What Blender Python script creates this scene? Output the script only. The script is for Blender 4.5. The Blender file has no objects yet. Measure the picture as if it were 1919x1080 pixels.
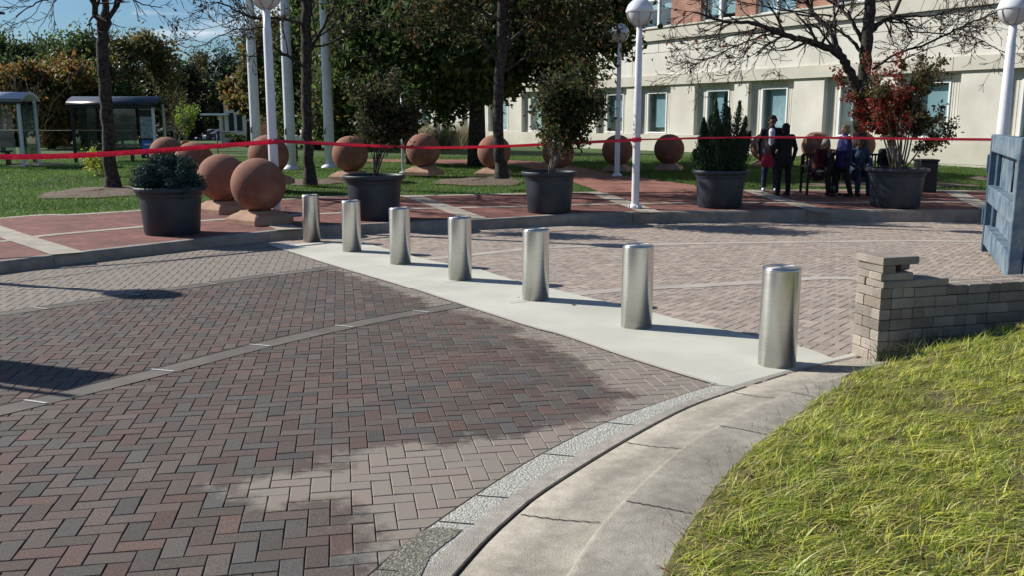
import bpy, bmesh, math, random
import numpy as np
from mathutils import Vector, Matrix, Quaternion
random.seed(7); rng = np.random.default_rng(7)
S = bpy.context.scene
R = math.radians

# ---------------------------------------------------------------- camera, sky, sun, exposure
F, H0, CH, SL = 1690.0, 226.0, 1.75, 0.014      # focal px (1919 wide), horizon row, eye height, road fall
TH = math.atan((540 - H0) / F)
cam = bpy.data.cameras.new('camera'); co = bpy.data.objects.new('camera', cam); S.collection.objects.link(co)
cam.sensor_width = 36; cam.lens = F / 1919 * 36; cam.clip_end = 2000; cam.clip_start = 0.05
co.location = (0, 0, CH); co.rotation_euler = (math.pi / 2 - TH, 0, 0); S.camera = co

SUN_AZ, SUN_EL = math.atan2(-0.94, 0.36), R(33)
sd = Vector((math.sin(SUN_AZ) * math.cos(SUN_EL), math.cos(SUN_AZ) * math.cos(SUN_EL), math.sin(SUN_EL)))
sl = bpy.data.lights.new('sun', 'SUN'); sl.energy = 5.0; sl.angle = R(0.5); sl.color = (1, 0.955, 0.88)
so = bpy.data.objects.new('sun', sl); S.collection.objects.link(so)
so.rotation_euler = sd.to_track_quat('Z', 'Y').to_euler()

W = bpy.data.worlds.new('World'); S.world = W; W.use_nodes = True
wn, wl = W.node_tree.nodes, W.node_tree.links
bg = wn['Background']; bg.inputs['Strength'].default_value = 0.05
sky = wn.new('ShaderNodeTexSky'); sky.sky_type = 'NISHITA'; sky.sun_disc = False
sky.sun_elevation = SUN_EL; sky.sun_rotation = SUN_AZ; sky.air_density = 1.1; sky.dust_density = 0.7; sky.ozone_density = 2.0
tc = wn.new('ShaderNodeTexCoord'); mp = wn.new('ShaderNodeMapping'); mp.inputs['Scale'].default_value = (2.2, 2.2, 14.0)
nz = wn.new('ShaderNodeTexNoise'); nz.inputs['Scale'].default_value = 2.3; nz.inputs['Detail'].default_value = 6; nz.inputs['Roughness'].default_value = 0.55
cr = wn.new('ShaderNodeValToRGB'); cr.color_ramp.elements[0].position = 0.47; cr.color_ramp.elements[1].position = 0.64
cr.color_ramp.elements[1].color = (0.8, 0.8, 0.8, 1)
mx = wn.new('ShaderNodeMix'); mx.data_type = 'RGBA'; mx.inputs['B'].default_value = (15.5, 16.0, 17.0, 1)
wl.new(tc.outputs['Generated'], mp.inputs['Vector']); wl.new(mp.outputs[0], nz.inputs['Vector']); wl.new(nz.outputs['Fac'], cr.inputs['Fac'])
sp = wn.new('ShaderNodeSeparateXYZ'); wl.new(tc.outputs['Generated'], sp.inputs[0])
mk = wn.new('ShaderNodeMapRange'); mk.inputs['From Min'].default_value = 0.50; mk.inputs['From Max'].default_value = 0.25; mk.inputs['To Min'].default_value = 0; mk.inputs['To Max'].default_value = 1
wl.new(sp.outputs['Z'], mk.inputs['Value'])
mm = wn.new('ShaderNodeMath'); mm.operation = 'MULTIPLY'; wl.new(cr.outputs['Color'], mm.inputs[0]); wl.new(mk.outputs[0], mm.inputs[1])
tn = wn.new('ShaderNodeMix'); tn.data_type = 'RGBA'; tn.blend_type = 'MULTIPLY'; tn.inputs['Factor'].default_value = 1; tn.inputs['B'].default_value = (0.66, 0.95, 1.28, 1)
wl.new(sky.outputs[0], tn.inputs['A']); wl.new(mm.outputs[0], mx.inputs['Factor']); wl.new(tn.outputs['Result'], mx.inputs['A']); wl.new(mx.outputs['Result'], bg.inputs['Color'])
S.view_settings.view_transform = 'Standard'; S.view_settings.look = 'None'; S.view_settings.gamma = 1; S.view_settings.exposure = 0.42
S.cycles.max_bounces = 6; S.cycles.transparent_max_bounces = 8

# ---------------------------------------------------------------- plan helpers (photo pixel on a known surface -> metres)
def ray(x, y):
    u = (x - 959.5) / F; v = (540 - y) / F
    return Vector((u, math.cos(TH) + v * math.sin(TH), -math.sin(TH) + v * math.cos(TH)))
def zroad(x, y): return -SL * y
ZT = [(-60, 0.99), (14, -0.046), (17, -0.05), (20.5, 0.04), (25, 0.2), (30, 0.22), (36, 0.38), (60, 0.3), (85, 0.0), (120, -0.85), (900, -1.0)]
def zs(x, y):
    return float(np.interp(y, [a for a, b in ZT], [b for a, b in ZT]))
def GZ(x, y, zf=zroad, off=0.0):
    d = ray(x, y); z = -0.1
    for _ in range(30):
        t = (z - CH) / d.z; z = 0.5 * z + 0.5 * (zf(d.x * t, d.y * t) + off)
    t = (z - CH) / d.z
    return Vector((d.x * t, d.y * t, z))
def GD(x, y, Y):
    d = ray(x, y); return d * (Y / d.y) + Vector((0, 0, CH))
def curve(pts, n=80):
    P = [Vector((p[0], p[1])) for p in pts]
    P = [2 * P[0] - P[1]] + P + [2 * P[-1] - P[-2]]
    out = []
    for i in range(1, len(P) - 2):
        for k in range(14):
            t = k / 14; a, b, c, d = P[i - 1], P[i], P[i + 1], P[i + 2]
            out.append(0.5 * ((2 * b) + (c - a) * t + (2 * a - 5 * b + 4 * c - d) * t * t + (3 * b - a - 3 * c + d) * t ** 3))
    out.append(P[-2])
    L = [0]
    for a, b in zip(out, out[1:]): L.append(L[-1] + (b - a).length)
    xs = np.interp(np.linspace(0, L[-1], n), L, [p.x for p in out]); ys = np.interp(np.linspace(0, L[-1], n), L, [p.y for p in out])
    return [Vector((a, b)) for a, b in zip(xs, ys)]
def offset(c, d):
    out = []
    for i, p in enumerate(c):
        t = (c[min(i + 1, len(c) - 1)] - c[max(i - 1, 0)]).normalized()
        out.append(p + Vector((-t.y, t.x)) * d)
    return out
def inpoly(X, Y, poly):
    ins = np.zeros(X.shape, bool); n = len(poly)
    for i in range(n):
        x1, y1 = poly[i][0], poly[i][1]; x2, y2 = poly[(i + 1) % n][0], poly[(i + 1) % n][1]
        c = ((y1 > Y) != (y2 > Y)); 
        with np.errstate(divide='ignore', invalid='ignore'):
            xi = (x2 - x1) * (Y - y1) / (y2 - y1 + 1e-12) + x1
        ins ^= (c & (X < xi))
    return ins

# ---------------------------------------------------------------- materials
def NT(m): return m.node_tree.nodes, m.node_tree.links
def mat(name, col, rough=0.8, var=None, vscale=3.0, bump=0.0, bscale=40.0, metal=0.0, spec=0.4, col3=None, detail=5, sss=0, lo=0.35, hi=0.65, attr=None):
    m = bpy.data.materials.new(name); m.use_nodes = True; n, l = NT(m); b = n['Principled BSDF']
    b.inputs['Base Color'].default_value = (*col, 1); b.inputs['Roughness'].default_value = rough
    b.inputs['Metallic'].default_value = metal; b.inputs['Specular IOR Level'].default_value = spec
    t = n.new('ShaderNodeTexCoord')
    if var is not None:
        z = n.new('ShaderNodeTexNoise'); z.inputs['Scale'].default_value = vscale; z.inputs['Detail'].default_value = detail; z.inputs['Roughness'].default_value = 0.6
        l.new(t.outputs['Object'], z.inputs['Vector'])
        c = n.new('ShaderNodeValToRGB'); c.color_ramp.elements[0].position = lo; c.color_ramp.elements[1].position = hi
        c.color_ramp.elements[0].color = (*col, 1); c.color_ramp.elements[1].color = (*var, 1)
        if col3:
            e = c.color_ramp.elements.new((lo + hi) / 2); e.color = (*col3, 1)
        l.new(z.outputs['Fac'], c.inputs['Fac']); out = c.outputs['Color']
        if attr:
            a = n.new('ShaderNodeAttribute'); a.attribute_name = attr
            x = n.new('ShaderNodeMix'); x.data_type = 'RGBA'; x.blend_type = 'MULTIPLY'; x.inputs['Factor'].default_value = 1
            l.new(out, x.inputs['A']); l.new(a.outputs['Color'], x.inputs['B']); out = x.outputs['Result']
        l.new(out, b.inputs['Base Color'])
    elif attr:
        a = n.new('ShaderNodeAttribute'); a.attribute_name = attr; l.new(a.outputs['Color'], b.inputs['Base Color'])
    if bump:
        z = n.new('ShaderNodeTexNoise'); z.inputs['Scale'].default_value = bscale; z.inputs['Detail'].default_value = 6
        l.new(t.outputs['Object'], z.inputs['Vector'])
        u = n.new('ShaderNodeBump'); u.inputs['Strength'].default_value = bump; u.inputs['Distance'].default_value = 0.02
        l.new(z.outputs['Fac'], u.inputs['Height']); l.new(u.outputs[0], b.inputs['Normal'])
    return m
def leafmat(name, trans=0.35, rough=0.5):
    m = bpy.data.materials.new(name); m.use_nodes = True; n, l = NT(m); b = n['Principled BSDF']
    a = n.new('ShaderNodeAttribute'); a.attribute_name = 'col'
    l.new(a.outputs['Color'], b.inputs['Base Color']); b.inputs['Roughness'].default_value = rough; b.inputs['Specular IOR Level'].default_value = 0.3
    tr = n.new('ShaderNodeBsdfTranslucent'); l.new(a.outputs['Color'], tr.inputs['Color'])
    ms = n.new('ShaderNodeMixShader'); ms.inputs[0].default_value = trans
    l.new(b.outputs[0], ms.inputs[1]); l.new(tr.outputs[0], ms.inputs[2]); l.new(ms.outputs[0], n['Material Output'].inputs['Surface'])
    return m
def glassmat(name, tint=(0.8, 0.88, 0.9), refl=0.12):
    m = bpy.data.materials.new(name); m.use_nodes = True; n, l = NT(m)
    n.remove(n['Principled BSDF'])
    t = n.new('ShaderNodeBsdfTransparent'); t.inputs[0].default_value = (*tint, 1)
    g = n.new('ShaderNodeBsdfGlossy'); g.inputs['Roughness'].default_value = 0.02
    fr = n.new('ShaderNodeLayerWeight'); fr.inputs[0].default_value = 0.5
    pw = n.new('ShaderNodeMath'); pw.operation = 'POWER'; pw.inputs[1].default_value = 4; l.new(fr.outputs['Facing'], pw.inputs[0])
    ad = n.new('ShaderNodeMath'); ad.operation = 'MULTIPLY_ADD'; ad.use_clamp = True; ad.inputs[1].default_value = 0.8; ad.inputs[2].default_value = refl; l.new(pw.outputs[0], ad.inputs[0])
    ms = n.new('ShaderNodeMixShader'); l.new(ad.outputs[0], ms.inputs[0]); l.new(t.outputs[0], ms.inputs[1]); l.new(g.outputs[0], ms.inputs[2])
    l.new(ms.outputs[0], n['Material Output'].inputs['Surface']); return m

def concmat(name, c1, c2):
    m = mat(name, c1, 0.92, c2, 1.7, 0.5, 220, lo=0.32, hi=0.68); n, l = NT(m); b = n['Principled BSDF']
    src = b.inputs['Base Color'].links[0].from_socket; t = [q for q in n if q.type == 'TEX_COORD'][0]
    for sc_, lo_, hi_, k in ((160, 0.75, 1.25, 3), (14, 0.82, 1.15, 6)):
        z = n.new('ShaderNodeTexNoise'); z.inputs['Scale'].default_value = sc_; z.inputs['Detail'].default_value = k; l.new(t.outputs['Object'], z.inputs['Vector'])
        g = n.new('ShaderNodeMapRange'); g.inputs['From Min'].default_value = 0.3; g.inputs['From Max'].default_value = 0.7; g.inputs['To Min'].default_value = lo_; g.inputs['To Max'].default_value = hi_; l.new(z.outputs['Fac'], g.inputs['Value'])
        x = n.new('ShaderNodeMix'); x.data_type = 'RGBA'; x.blend_type = 'MULTIPLY'; x.inputs['Factor'].default_value = 1; l.new(src, x.inputs['A']); l.new(g.outputs[0], x.inputs['B']); src = x.outputs['Result']
    l.new(src, b.inputs['Base Color']); return m
M = {}
M['sand'] = mat('joint_sand', (0.05, 0.042, 0.035), 0.95, (0.09, 0.075, 0.06), 9, 0.4, 120)
M['slab'] = mat('new_concrete', (0.56, 0.55, 0.47), 0.9, (0.44, 0.435, 0.375), 1.3, 0.15, 160, lo=0.35, hi=0.7, detail=8)
M['oldconc'] = concmat('old_concrete', (0.38, 0.345, 0.29), (0.50, 0.455, 0.385))
M['kerbconc'] = concmat('kerb_concrete', (0.27, 0.245, 0.20), (0.40, 0.365, 0.305))
M['farkerb'] = mat('far_kerb_concrete', (0.20, 0.18, 0.155), 0.9, (0.32, 0.29, 0.25), 3, 0.4, 50)
M['band'] = mat('pale_band_concrete', (0.42, 0.38, 0.31), 0.9, (0.30, 0.26, 0.21), 2.5, 0.2, 60)
M['strip'] = mat('strip_concrete', (0.095, 0.083, 0.072), 0.9, (0.15, 0.132, 0.113), 2.0, 0.2, 60)
M['stripR'] = mat('pale_strip', (0.46, 0.41, 0.355), 0.9, (0.36, 0.32, 0.28), 2.0, 0.2, 60)
M['crack'] = mat('dark_joint', (0.012, 0.011, 0.01), 0.95)
M['whitejoint'] = mat('light_joint', (0.5, 0.49, 0.46), 0.9)
M['mulch'] = mat('mulch', (0.07, 0.05, 0.035), 0.95, (0.22, 0.17, 0.12), 16, 1.0, 60, detail=8)
M['soil'] = mat('soil', (0.03, 0.022, 0.016), 0.95, (0.06, 0.045, 0.03), 12, 0.8, 60)
M['turf'] = mat('turf_base', (0.035, 0.055, 0.012), 0.95, (0.07, 0.095, 0.02), 1.2, 0.6, 50, col3=(0.045, 0.075, 0.015))
M['farturf'] = mat('far_turf', (0.03, 0.065, 0.012), 0.95, (0.065, 0.11, 0.02), 0.8, 0.8, 30, col3=(0.04, 0.085, 0.015))
M['stone'] = mat('sandstone', (0.18, 0.076, 0.048), 0.9, (0.31, 0.165, 0.115), 2.0, 0.45, 45, col3=(0.24, 0.108, 0.072), detail=9)
M['plinthstone'] = mat('sandstone_base', (0.30, 0.18, 0.12), 0.9, (0.42, 0.27, 0.19), 3, 0.4, 40)
M['white'] = mat('white_paint', (0.72, 0.73, 0.76), 0.35, (0.62, 0.63, 0.66), 5, 0.03, 60)
M['pot'] = mat('planter_plastic', (0.018, 0.025, 0.036), 0.5, (0.032, 0.043, 0.058), 3, 0.1, 30)
M['facade'] = mat('facade_stone', (0.53, 0.51, 0.445), 0.9, (0.67, 0.65, 0.58), 0.5, 0.08, 30)
M['facadetrim'] = mat('facade_trim', (0.48, 0.455, 0.38), 0.9, (0.56, 0.535, 0.455), 0.9, 0.08, 30)
M['frame'] = mat('window_frame', (0.75, 0.76, 0.76), 0.5)
M['room'] = mat('room_dark', (0.02, 0.025, 0.028), 0.8)
M['blind'] = mat('window_blind', (0.55, 0.63, 0.66), 0.7, (0.62, 0.69, 0.71), 2)
M['glass'] = glassmat('window_glass', (0.82, 0.9, 0.92), 0.10)
M['bark'] = mat('bark', (0.018, 0.015, 0.013), 0.95, (0.10, 0.085, 0.07), 14, 1.0, 30, detail=8, lo=0.4, hi=0.72)
M['barkpale'] = mat('bark_pale', (0.12, 0.10, 0.085), 0.95, (0.22, 0.19, 0.16), 9, 0.8, 35)
M['leaf'] = leafmat('leaves', 0.5)
M['needle'] = leafmat('needles', 0.12, 0.6)
M['blade'] = leafmat('grass_blades', 0.45, 0.5)
M['blue'] = mat('dumpster_paint', (0.06, 0.105, 0.155), 0.55, (0.17, 0.215, 0.25), 3.5, 0.25, 14, detail=10, lo=0.38, hi=0.62)
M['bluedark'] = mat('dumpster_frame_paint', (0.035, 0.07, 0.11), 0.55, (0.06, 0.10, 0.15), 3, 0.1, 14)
M['black'] = mat('black_metal', (0.012, 0.013, 0.014), 0.5)
M['shelterroof'] = mat('shelter_roof', (0.035, 0.04, 0.055), 0.3, (0.06, 0.065, 0.085), 4)
M['polyc'] = mat('polycarbonate', (0.55, 0.58, 0.62), 0.25)
M['shglass'] = glassmat('shelter_glass', (0.62, 0.72, 0.7), 0.06)
M['skin'] = mat('skin_dark', (0.10, 0.05, 0.03), 0.6)
M['skinl'] = mat('skin_light', (0.32, 0.18, 0.13), 0.6)
def cloth(name, c): return mat(name, c, 0.9, tuple(min(1, x * 1.5 + 0.003) for x in c), 9, 0.4, 60)

# brushed steel
def steel():
    m = bpy.data.materials.new('brushed_steel'); m.use_nodes = True; n, l = NT(m); b = n['Principled BSDF']
    t = n.new('ShaderNodeTexCoord'); p = n.new('ShaderNodeMapping'); p.inputs['Scale'].default_value = (1, 1, 60)
    z = n.new('ShaderNodeTexNoise'); z.inputs['Scale'].default_value = 7; z.inputs['Detail'].default_value = 5
    l.new(t.outputs['Object'], p.inputs[0]); l.new(p.outputs[0], z.inputs['Vector'])
    c = n.new('ShaderNodeValToRGB'); c.color_ramp.elements[0].color = (0.55, 0.55, 0.53, 1); c.color_ramp.elements[1].color = (0.73, 0.73, 0.70, 1)
    c.color_ramp.elements[0].position = 0.3; c.color_ramp.elements[1].position = 0.7
    l.new(z.outputs['Fac'], c.inputs[0]); l.new(c.outputs[0], b.inputs['Base Color'])
    mr = n.new('ShaderNodeMapRange'); mr.inputs['To Min'].default_value = 0.26; mr.inputs['To Max'].default_value = 0.42
    l.new(z.outputs['Fac'], mr.inputs['Value']); l.new(mr.outputs[0], b.inputs['Roughness'])
    b.inputs['Metallic'].default_value = 1; b.inputs['Anisotropic'].default_value = 0.85; b.inputs['Anisotropic Rotation'].default_value = 0.25
    tg = n.new('ShaderNodeTangent'); tg.direction_type = 'RADIAL'; tg.axis = 'Z'; l.new(tg.outputs[0], b.inputs['Tangent'])
    return m
M['steel'] = steel()
# roadway paver material: per-paver colour attribute, dust overlay attribute, fine grain
def pavermat():
    m = bpy.data.materials.new('paver'); m.use_nodes = True; n, l = NT(m); b = n['Principled BSDF']
    a = n.new('ShaderNodeAttribute'); a.attribute_name = 'col'
    d = n.new('ShaderNodeAttribute'); d.attribute_name = 'dust'
    t = n.new('ShaderNodeTexCoord')
    z = n.new('ShaderNodeTexNoise'); z.inputs['Scale'].default_value = 140; z.inputs['Detail'].default_value = 3; l.new(t.outputs['Object'], z.inputs['Vector'])
    g = n.new('ShaderNodeMapRange'); g.inputs['From Min'].default_value = 0.3; g.inputs['From Max'].default_value = 0.7; g.inputs['To Min'].default_value = 0.62; g.inputs['To Max'].default_value = 1.42
    l.new(z.outputs['Fac'], g.inputs['Value'])
    x = n.new('ShaderNodeMix'); x.data_type = 'RGBA'; x.blend_type = 'MULTIPLY'; x.inputs['Factor'].default_value = 1
    l.new(a.outputs['Color'], x.inputs['A']); l.new(g.outputs[0], x.inputs['B'])
    z2 = n.new('ShaderNodeTexNoise'); z2.inputs['Scale'].default_value = 3.2; z2.inputs['Detail'].default_value = 7; z2.inputs['Roughness'].default_value = 0.65; l.new(t.outputs['Object'], z2.inputs['Vector'])
    s = n.new('ShaderNodeMath'); s.operation = 'MULTIPLY_ADD'; s.inputs[1].default_value = 1.3; l.new(z2.outputs['Fac'], s.inputs[0]); 
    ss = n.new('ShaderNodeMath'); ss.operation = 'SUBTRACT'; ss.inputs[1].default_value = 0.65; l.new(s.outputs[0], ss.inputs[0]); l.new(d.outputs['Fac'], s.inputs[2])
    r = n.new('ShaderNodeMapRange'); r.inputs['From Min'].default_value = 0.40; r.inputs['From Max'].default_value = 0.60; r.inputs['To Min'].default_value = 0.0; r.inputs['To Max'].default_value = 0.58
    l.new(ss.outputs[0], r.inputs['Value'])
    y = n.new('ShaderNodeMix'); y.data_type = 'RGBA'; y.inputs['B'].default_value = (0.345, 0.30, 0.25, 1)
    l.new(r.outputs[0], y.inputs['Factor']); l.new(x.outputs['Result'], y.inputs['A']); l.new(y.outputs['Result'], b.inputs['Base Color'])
    b.inputs['Roughness'].default_value = 0.85; b.inputs['Specular IOR Level'].default_value = 0.3
    u = n.new('ShaderNodeBump'); u.inputs['Strength'].default_value = 0.35; u.inputs['Distance'].default_value = 0.004; l.new(z.outputs['Fac'], u.inputs['Height']); l.new(u.outputs[0], b.inputs['Normal'])
    return m
M['paver'] = pavermat()
# small bricks by texture
def brickmat(name, c1, c2, mort, bw, bh, msize, axis='XY', rot=0.0, bump=0.3, hb=False):
    m = bpy.data.materials.new(name); m.use_nodes = True; n, l = NT(m); b = n['Principled BSDF']
    t = n.new('ShaderNodeTexCoord'); p = n.new('ShaderNodeMapping'); p.inputs['Rotation'].default_value = (0, 0, rot)
    src = t.outputs['Object']
    if axis == 'XZ':
        sx = n.new('ShaderNodeSeparateXYZ'); cx = n.new('ShaderNodeCombineXYZ'); l.new(src, sx.inputs[0])
        ad = n.new('ShaderNodeMath'); ad.operation = 'ADD'; l.new(sx.outputs['X'], ad.inputs[0]); l.new(sx.outputs['Y'], ad.inputs[1])
        l.new(ad.outputs[0], cx.inputs['X']); l.new(sx.outputs['Z'], cx.inputs['Y']); src = cx.outputs[0]
    l.new(src, p.inputs[0])
    k = n.new('ShaderNodeTexBrick'); k.inputs['Color1'].default_value = (*c1, 1); k.inputs['Color2'].default_value = (*c2, 1); k.inputs['Mortar'].default_value = (*mort, 1)
    k.inputs['Scale'].default_value = 1; k.inputs['Brick Width'].default_value = bw; k.inputs['Row Height'].default_value = bh; k.inputs['Mortar Size'].default_value = msize; k.inputs['Bias'].default_value = 0
    l.new(p.outputs[0], k.inputs['Vector'])
    z = n.new('ShaderNodeTexNoise'); z.inputs['Scale'].default_value = 1.6; z.inputs['Detail'].default_value = 7; l.new(t.outputs['Object'], z.inputs['Vector'])
    g = n.new('ShaderNodeMapRange'); g.inputs['From Min'].default_value = 0.3; g.inputs['From Max'].default_value = 0.7; g.inputs['To Min'].default_value = 0.7; g.inputs['To Max'].default_value = 1.35; l.new(z.outputs['Fac'], g.inputs['Value'])
    x = n.new('ShaderNodeMix'); x.data_type = 'RGBA'; x.blend_type = 'MULTIPLY'; x.inputs['Factor'].default_value = 1
    l.new(k.outputs['Color'], x.inputs['A']); l.new(g.outputs[0], x.inputs['B']); l.new(x.outputs['Result'], b.inputs['Base Color'])
    b.inputs['Roughness'].default_value = 0.9
    u = n.new('ShaderNodeBump'); u.invert = True; u.inputs['Strength'].default_value = bump; u.inputs['Distance'].default_value = 0.005; l.new(k.outputs['Fac'], u.inputs['Height']); l.new(u.outputs[0], b.inputs['Normal'])
    return m
M['walkbrick'] = brickmat('walk_brick', (0.13, 0.043, 0.033), (0.205, 0.073, 0.055), (0.11, 0.055, 0.045), 0.2, 0.1, 0.006, rot=0.6)
M['wallbrick'] = brickmat('wall_brick', (0.25, 0.095, 0.06), (0.34, 0.14, 0.09), (0.34, 0.27, 0.22), 0.22, 0.075, 0.010, axis='XZ')
M['darkbrick'] = brickmat('dark_brick', (0.20, 0.07, 0.05), (0.26, 0.10, 0.07), (0.2, 0.12, 0.09), 0.2, 0.1, 0.008, rot=0.3)

# ---------------------------------------------------------------- mesh tools
COL = S.collection
class MB:
    def __init__(s): s.v = []; s.f = []; s.c = []; s.mi = []; s.cur = 0; s.smooth = []
    def add(s, vs, fs, smooth=False):
        o = len(s.v); s.v.extend([tuple(v) for v in vs])
        for f in fs: s.f.append(tuple(i + o for i in f)); s.mi.append(s.cur); s.smooth.append(smooth)
        return s
    def box(s, c, d, rz=0.0, taper=1.0, mat4=None):
        vs = []
        for z in (-1, 1):
            k = taper if z > 0 else 1
            for x, y in ((-1, -1), (1, -1), (1, 1), (-1, 1)):
                a, b = x * d[0] / 2 * k, y * d[1] / 2 * k
                v = Vector((a * math.cos(rz) - b * math.sin(rz) + c[0], a * math.sin(rz) + b * math.cos(rz) + c[1], c[2] + z * d[2] / 2))
                vs.append(mat4 @ v if mat4 else v)
        return s.add(vs, [(0, 3, 2, 1), (4, 5, 6, 7), (0, 1, 5, 4), (1, 2, 6, 5), (2, 3, 7, 6), (3, 0, 4, 7)])
    def lathe(s, prof, c=(0, 0, 0), n=32, smooth=True, cap=True):
        vs = []; fs = []
        for r, z in prof:
            for k in range(n):
                a = 2 * math.pi * k / n; vs.append((c[0] + r * math.cos(a), c[1] + r * math.sin(a), c[2] + z))
        for i in range(len(prof) - 1):
            for k in range(n):
                a = i * n + k; b = i * n + (k + 1) % n; fs.append((a, b, b + n, a + n))
        s.add(vs, fs, smooth)
        if cap:
            o = len(s.v) - len(vs)
            s.f.append(tuple(o + k for k in reversed(range(n)))); s.mi.append(s.cur); s.smooth.append(False)
            s.f.append(tuple(o + (len(prof) - 1) * n + k for k in range(n))); s.mi.append(s.cur); s.smooth.append(False)
        return s
    def tube(s, pts, rad, n=6, smooth=True):
        pts = [Vector(p) for p in pts]; vs = []; fs = []
        if not hasattr(rad, '__len__'): rad = [rad] * len(pts)
        up = Vector((0, 0, 1)); t0 = (pts[1] - pts[0]).normalized()
        a = t0.cross(up); a = a.normalized() if a.length > 1e-3 else Vector((1, 0, 0))
        for i, p in enumerate(pts):
            t = (pts[min(i + 1, len(pts) - 1)] - pts[max(i - 1, 0)])
            if t.length < 1e-9: t = t0
            t.normalize(); a = (a - t * a.dot(t)); a = a.normalized() if a.length > 1e-4 else t.orthogonal().normalized(); b = t.cross(a)
            for k in range(n):
                g = 2 * math.pi * k / n; vs.append(p + (a * math.cos(g) + b * math.sin(g)) * rad[i])
        for i in range(len(pts) - 1):
            for k in range(n):
                q = i * n + k; w = i * n + (k + 1) % n; fs.append((q, w, w + n, q + n))
        fs.append(tuple(reversed(range(n)))); fs.append(tuple((len(pts) - 1) * n + k for k in range(n)))
        return s.add(vs, fs, smooth)
    def sphere(s, c, r, n=24, m=14, z0=-1.0, z1=1.0):
        sc = r if hasattr(r, '__len__') else (r, r, r)
        a0, a1 = math.asin(z0), math.asin(z1); vs = []; fs = []
        for i in range(m + 1):
            a = a0 + (a1 - a0) * i / m
            for k in range(n):
                g = 2 * math.pi * k / n
                vs.append((c[0] + sc[0] * math.cos(a) * math.cos(g), c[1] + sc[1] * math.cos(a) * math.sin(g), c[2] + sc[2] * math.sin(a)))
        for i in range(m):
            for k in range(n):
                q = i * n + k; w = i * n + (k + 1) % n; fs.append((q, w, w + n, q + n))
        return s.add(vs, fs, True)
    def build(s, name, mats, parent=None, cols=None, loc=None):
        me = bpy.data.meshes.new(name); me.from_pydata(s.v, [], s.f)
        for m in (mats if isinstance(mats, (list, tuple)) else [mats]): me.materials.append(m)
        me.polygons.foreach_set('material_index', s.mi); me.polygons.foreach_set('use_smooth', s.smooth)
        me.update()
        o = bpy.data.objects.new(name, me); COL.objects.link(o)
        if parent: o.parent = parent
        if loc: o.location = loc
        return o
def bevel(o, w=0.01, seg=2):
    b = o.modifiers.new('bevel', 'BEVEL'); b.width = w; b.segments = seg; b.limit_method = 'ANGLE'; b.angle_limit = R(40); return o
def raw(name, V, Fq, material, cols=None, parent=None, nv=4, extra=None):
    """V (n*nv,3), faces of nv verts each, or given index array Fq; cols per vertex"""
    me = bpy.data.meshes.new(name); V = np.asarray(V, np.float32)
    if Fq is None: Fq = np.arange(len(V)).reshape(-1, nv)
    nf, k = Fq.shape
    me.vertices.add(len(V)); me.vertices.foreach_set('co', V.ravel())
    me.loops.add(nf * k); me.loops.foreach_set('vertex_index', Fq.astype(np.int32).ravel())
    me.polygons.add(nf); me.polygons.foreach_set('loop_start', np.arange(0, nf * k, k, dtype=np.int32)); me.polygons.foreach_set('loop_total', np.full(nf, k, np.int32)); me.polygons.foreach_set('use_smooth', np.zeros(nf, bool))
    me.update(calc_edges=True)
    if cols is not None:
        a = me.color_attributes.new('col', 'FLOAT_COLOR', 'POINT'); c = np.ones((len(V), 4), np.float32); c[:, :3] = cols; a.data.foreach_set('color', c.ravel())
    if extra is not None:
        a = me.attributes.new('dust', 'FLOAT', 'POINT'); a.data.foreach_set('value', np.asarray(extra, np.float32))
    me.materials.append(material)
    o = bpy.data.objects.new(name, me); COL.objects.link(o)
    if parent: o.parent = parent
    return o
def tag(o, label=None, cat=None, group=None, kind=None):
    if label: o['label'] = label
    if cat: o['category'] = cat
    if group: o['group'] = group
    if kind: o['kind'] = kind
    return o
def thing(name, label, cat, loc=(0, 0, 0), rz=0, group=None):
    o = bpy.data.objects.new(name, None); COL.objects.link(o); o.location = loc; o.rotation_euler = (0, 0, rz); o.empty_display_size = 0.1
    return tag(o, label, cat, group)
def copy_tree(o, parent=None):
    c = o.copy(); COL.objects.link(c)
    if parent: c.parent = parent
    for ch in list(o.children): copy_tree(ch, c)
    return c
def struct(o): o['kind'] = 'structure'; return o
def sheet(name, poly, zf, off, material, step=1.0, ylim=None):
    from mathutils.geometry import tessellate_polygon
    bm = bmesh.new(); vs = [bm.verts.new((p[0], p[1], 0)) for p in poly]
    for tri in tessellate_polygon([[Vector((p[0], p[1], 0)) for p in poly]]):
        try: bm.faces.new([vs[i] for i in tri])
        except ValueError: pass
    bmesh.ops.recalc_face_normals(bm, faces=bm.faces[:])
    ys = [p[1] for p in poly]; cuts = set(a for a, b in ZT) | set(np.arange(2, 44, step))
    for yc in sorted(cuts):
        if min(ys) < yc < max(ys):
            bmesh.ops.bisect_plane(bm, geom=bm.verts[:] + bm.edges[:] + bm.faces[:], plane_co=(0, yc, 0), plane_no=(0, 1, 0))
    for v in bm.verts: v.co.z = zf(v.co.x, v.co.y) + off
    bmesh.ops.recalc_face_normals(bm, faces=bm.faces[:])
    me = bpy.data.meshes.new(name); bm.to_mesh(me); bm.free()
    if sum(p.normal.z for p in me.polygons) < 0: me.flip_normals()
    me.materials.append(material); o = bpy.data.objects.new(name, me); COL.objects.link(o)
    return o
def loft(name, rows, material, parent=None, smooth=True):
    """rows: list of equal length lists of 3-D points"""
    n = len(rows[0]); V = [p for r in rows for p in r]; Fs = []
    for i in range(len(rows) - 1):
        for k in range(n - 1): Fs.append((i * n + k, i * n + k + 1, (i + 1) * n + k + 1, (i + 1) * n + k))
    mb = MB().add(V, Fs, smooth); return mb.build(name, material, parent)
def at(c, zf, off): return [(p.x, p.y, zf(p.x, p.y) + off) for p in c]
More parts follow.
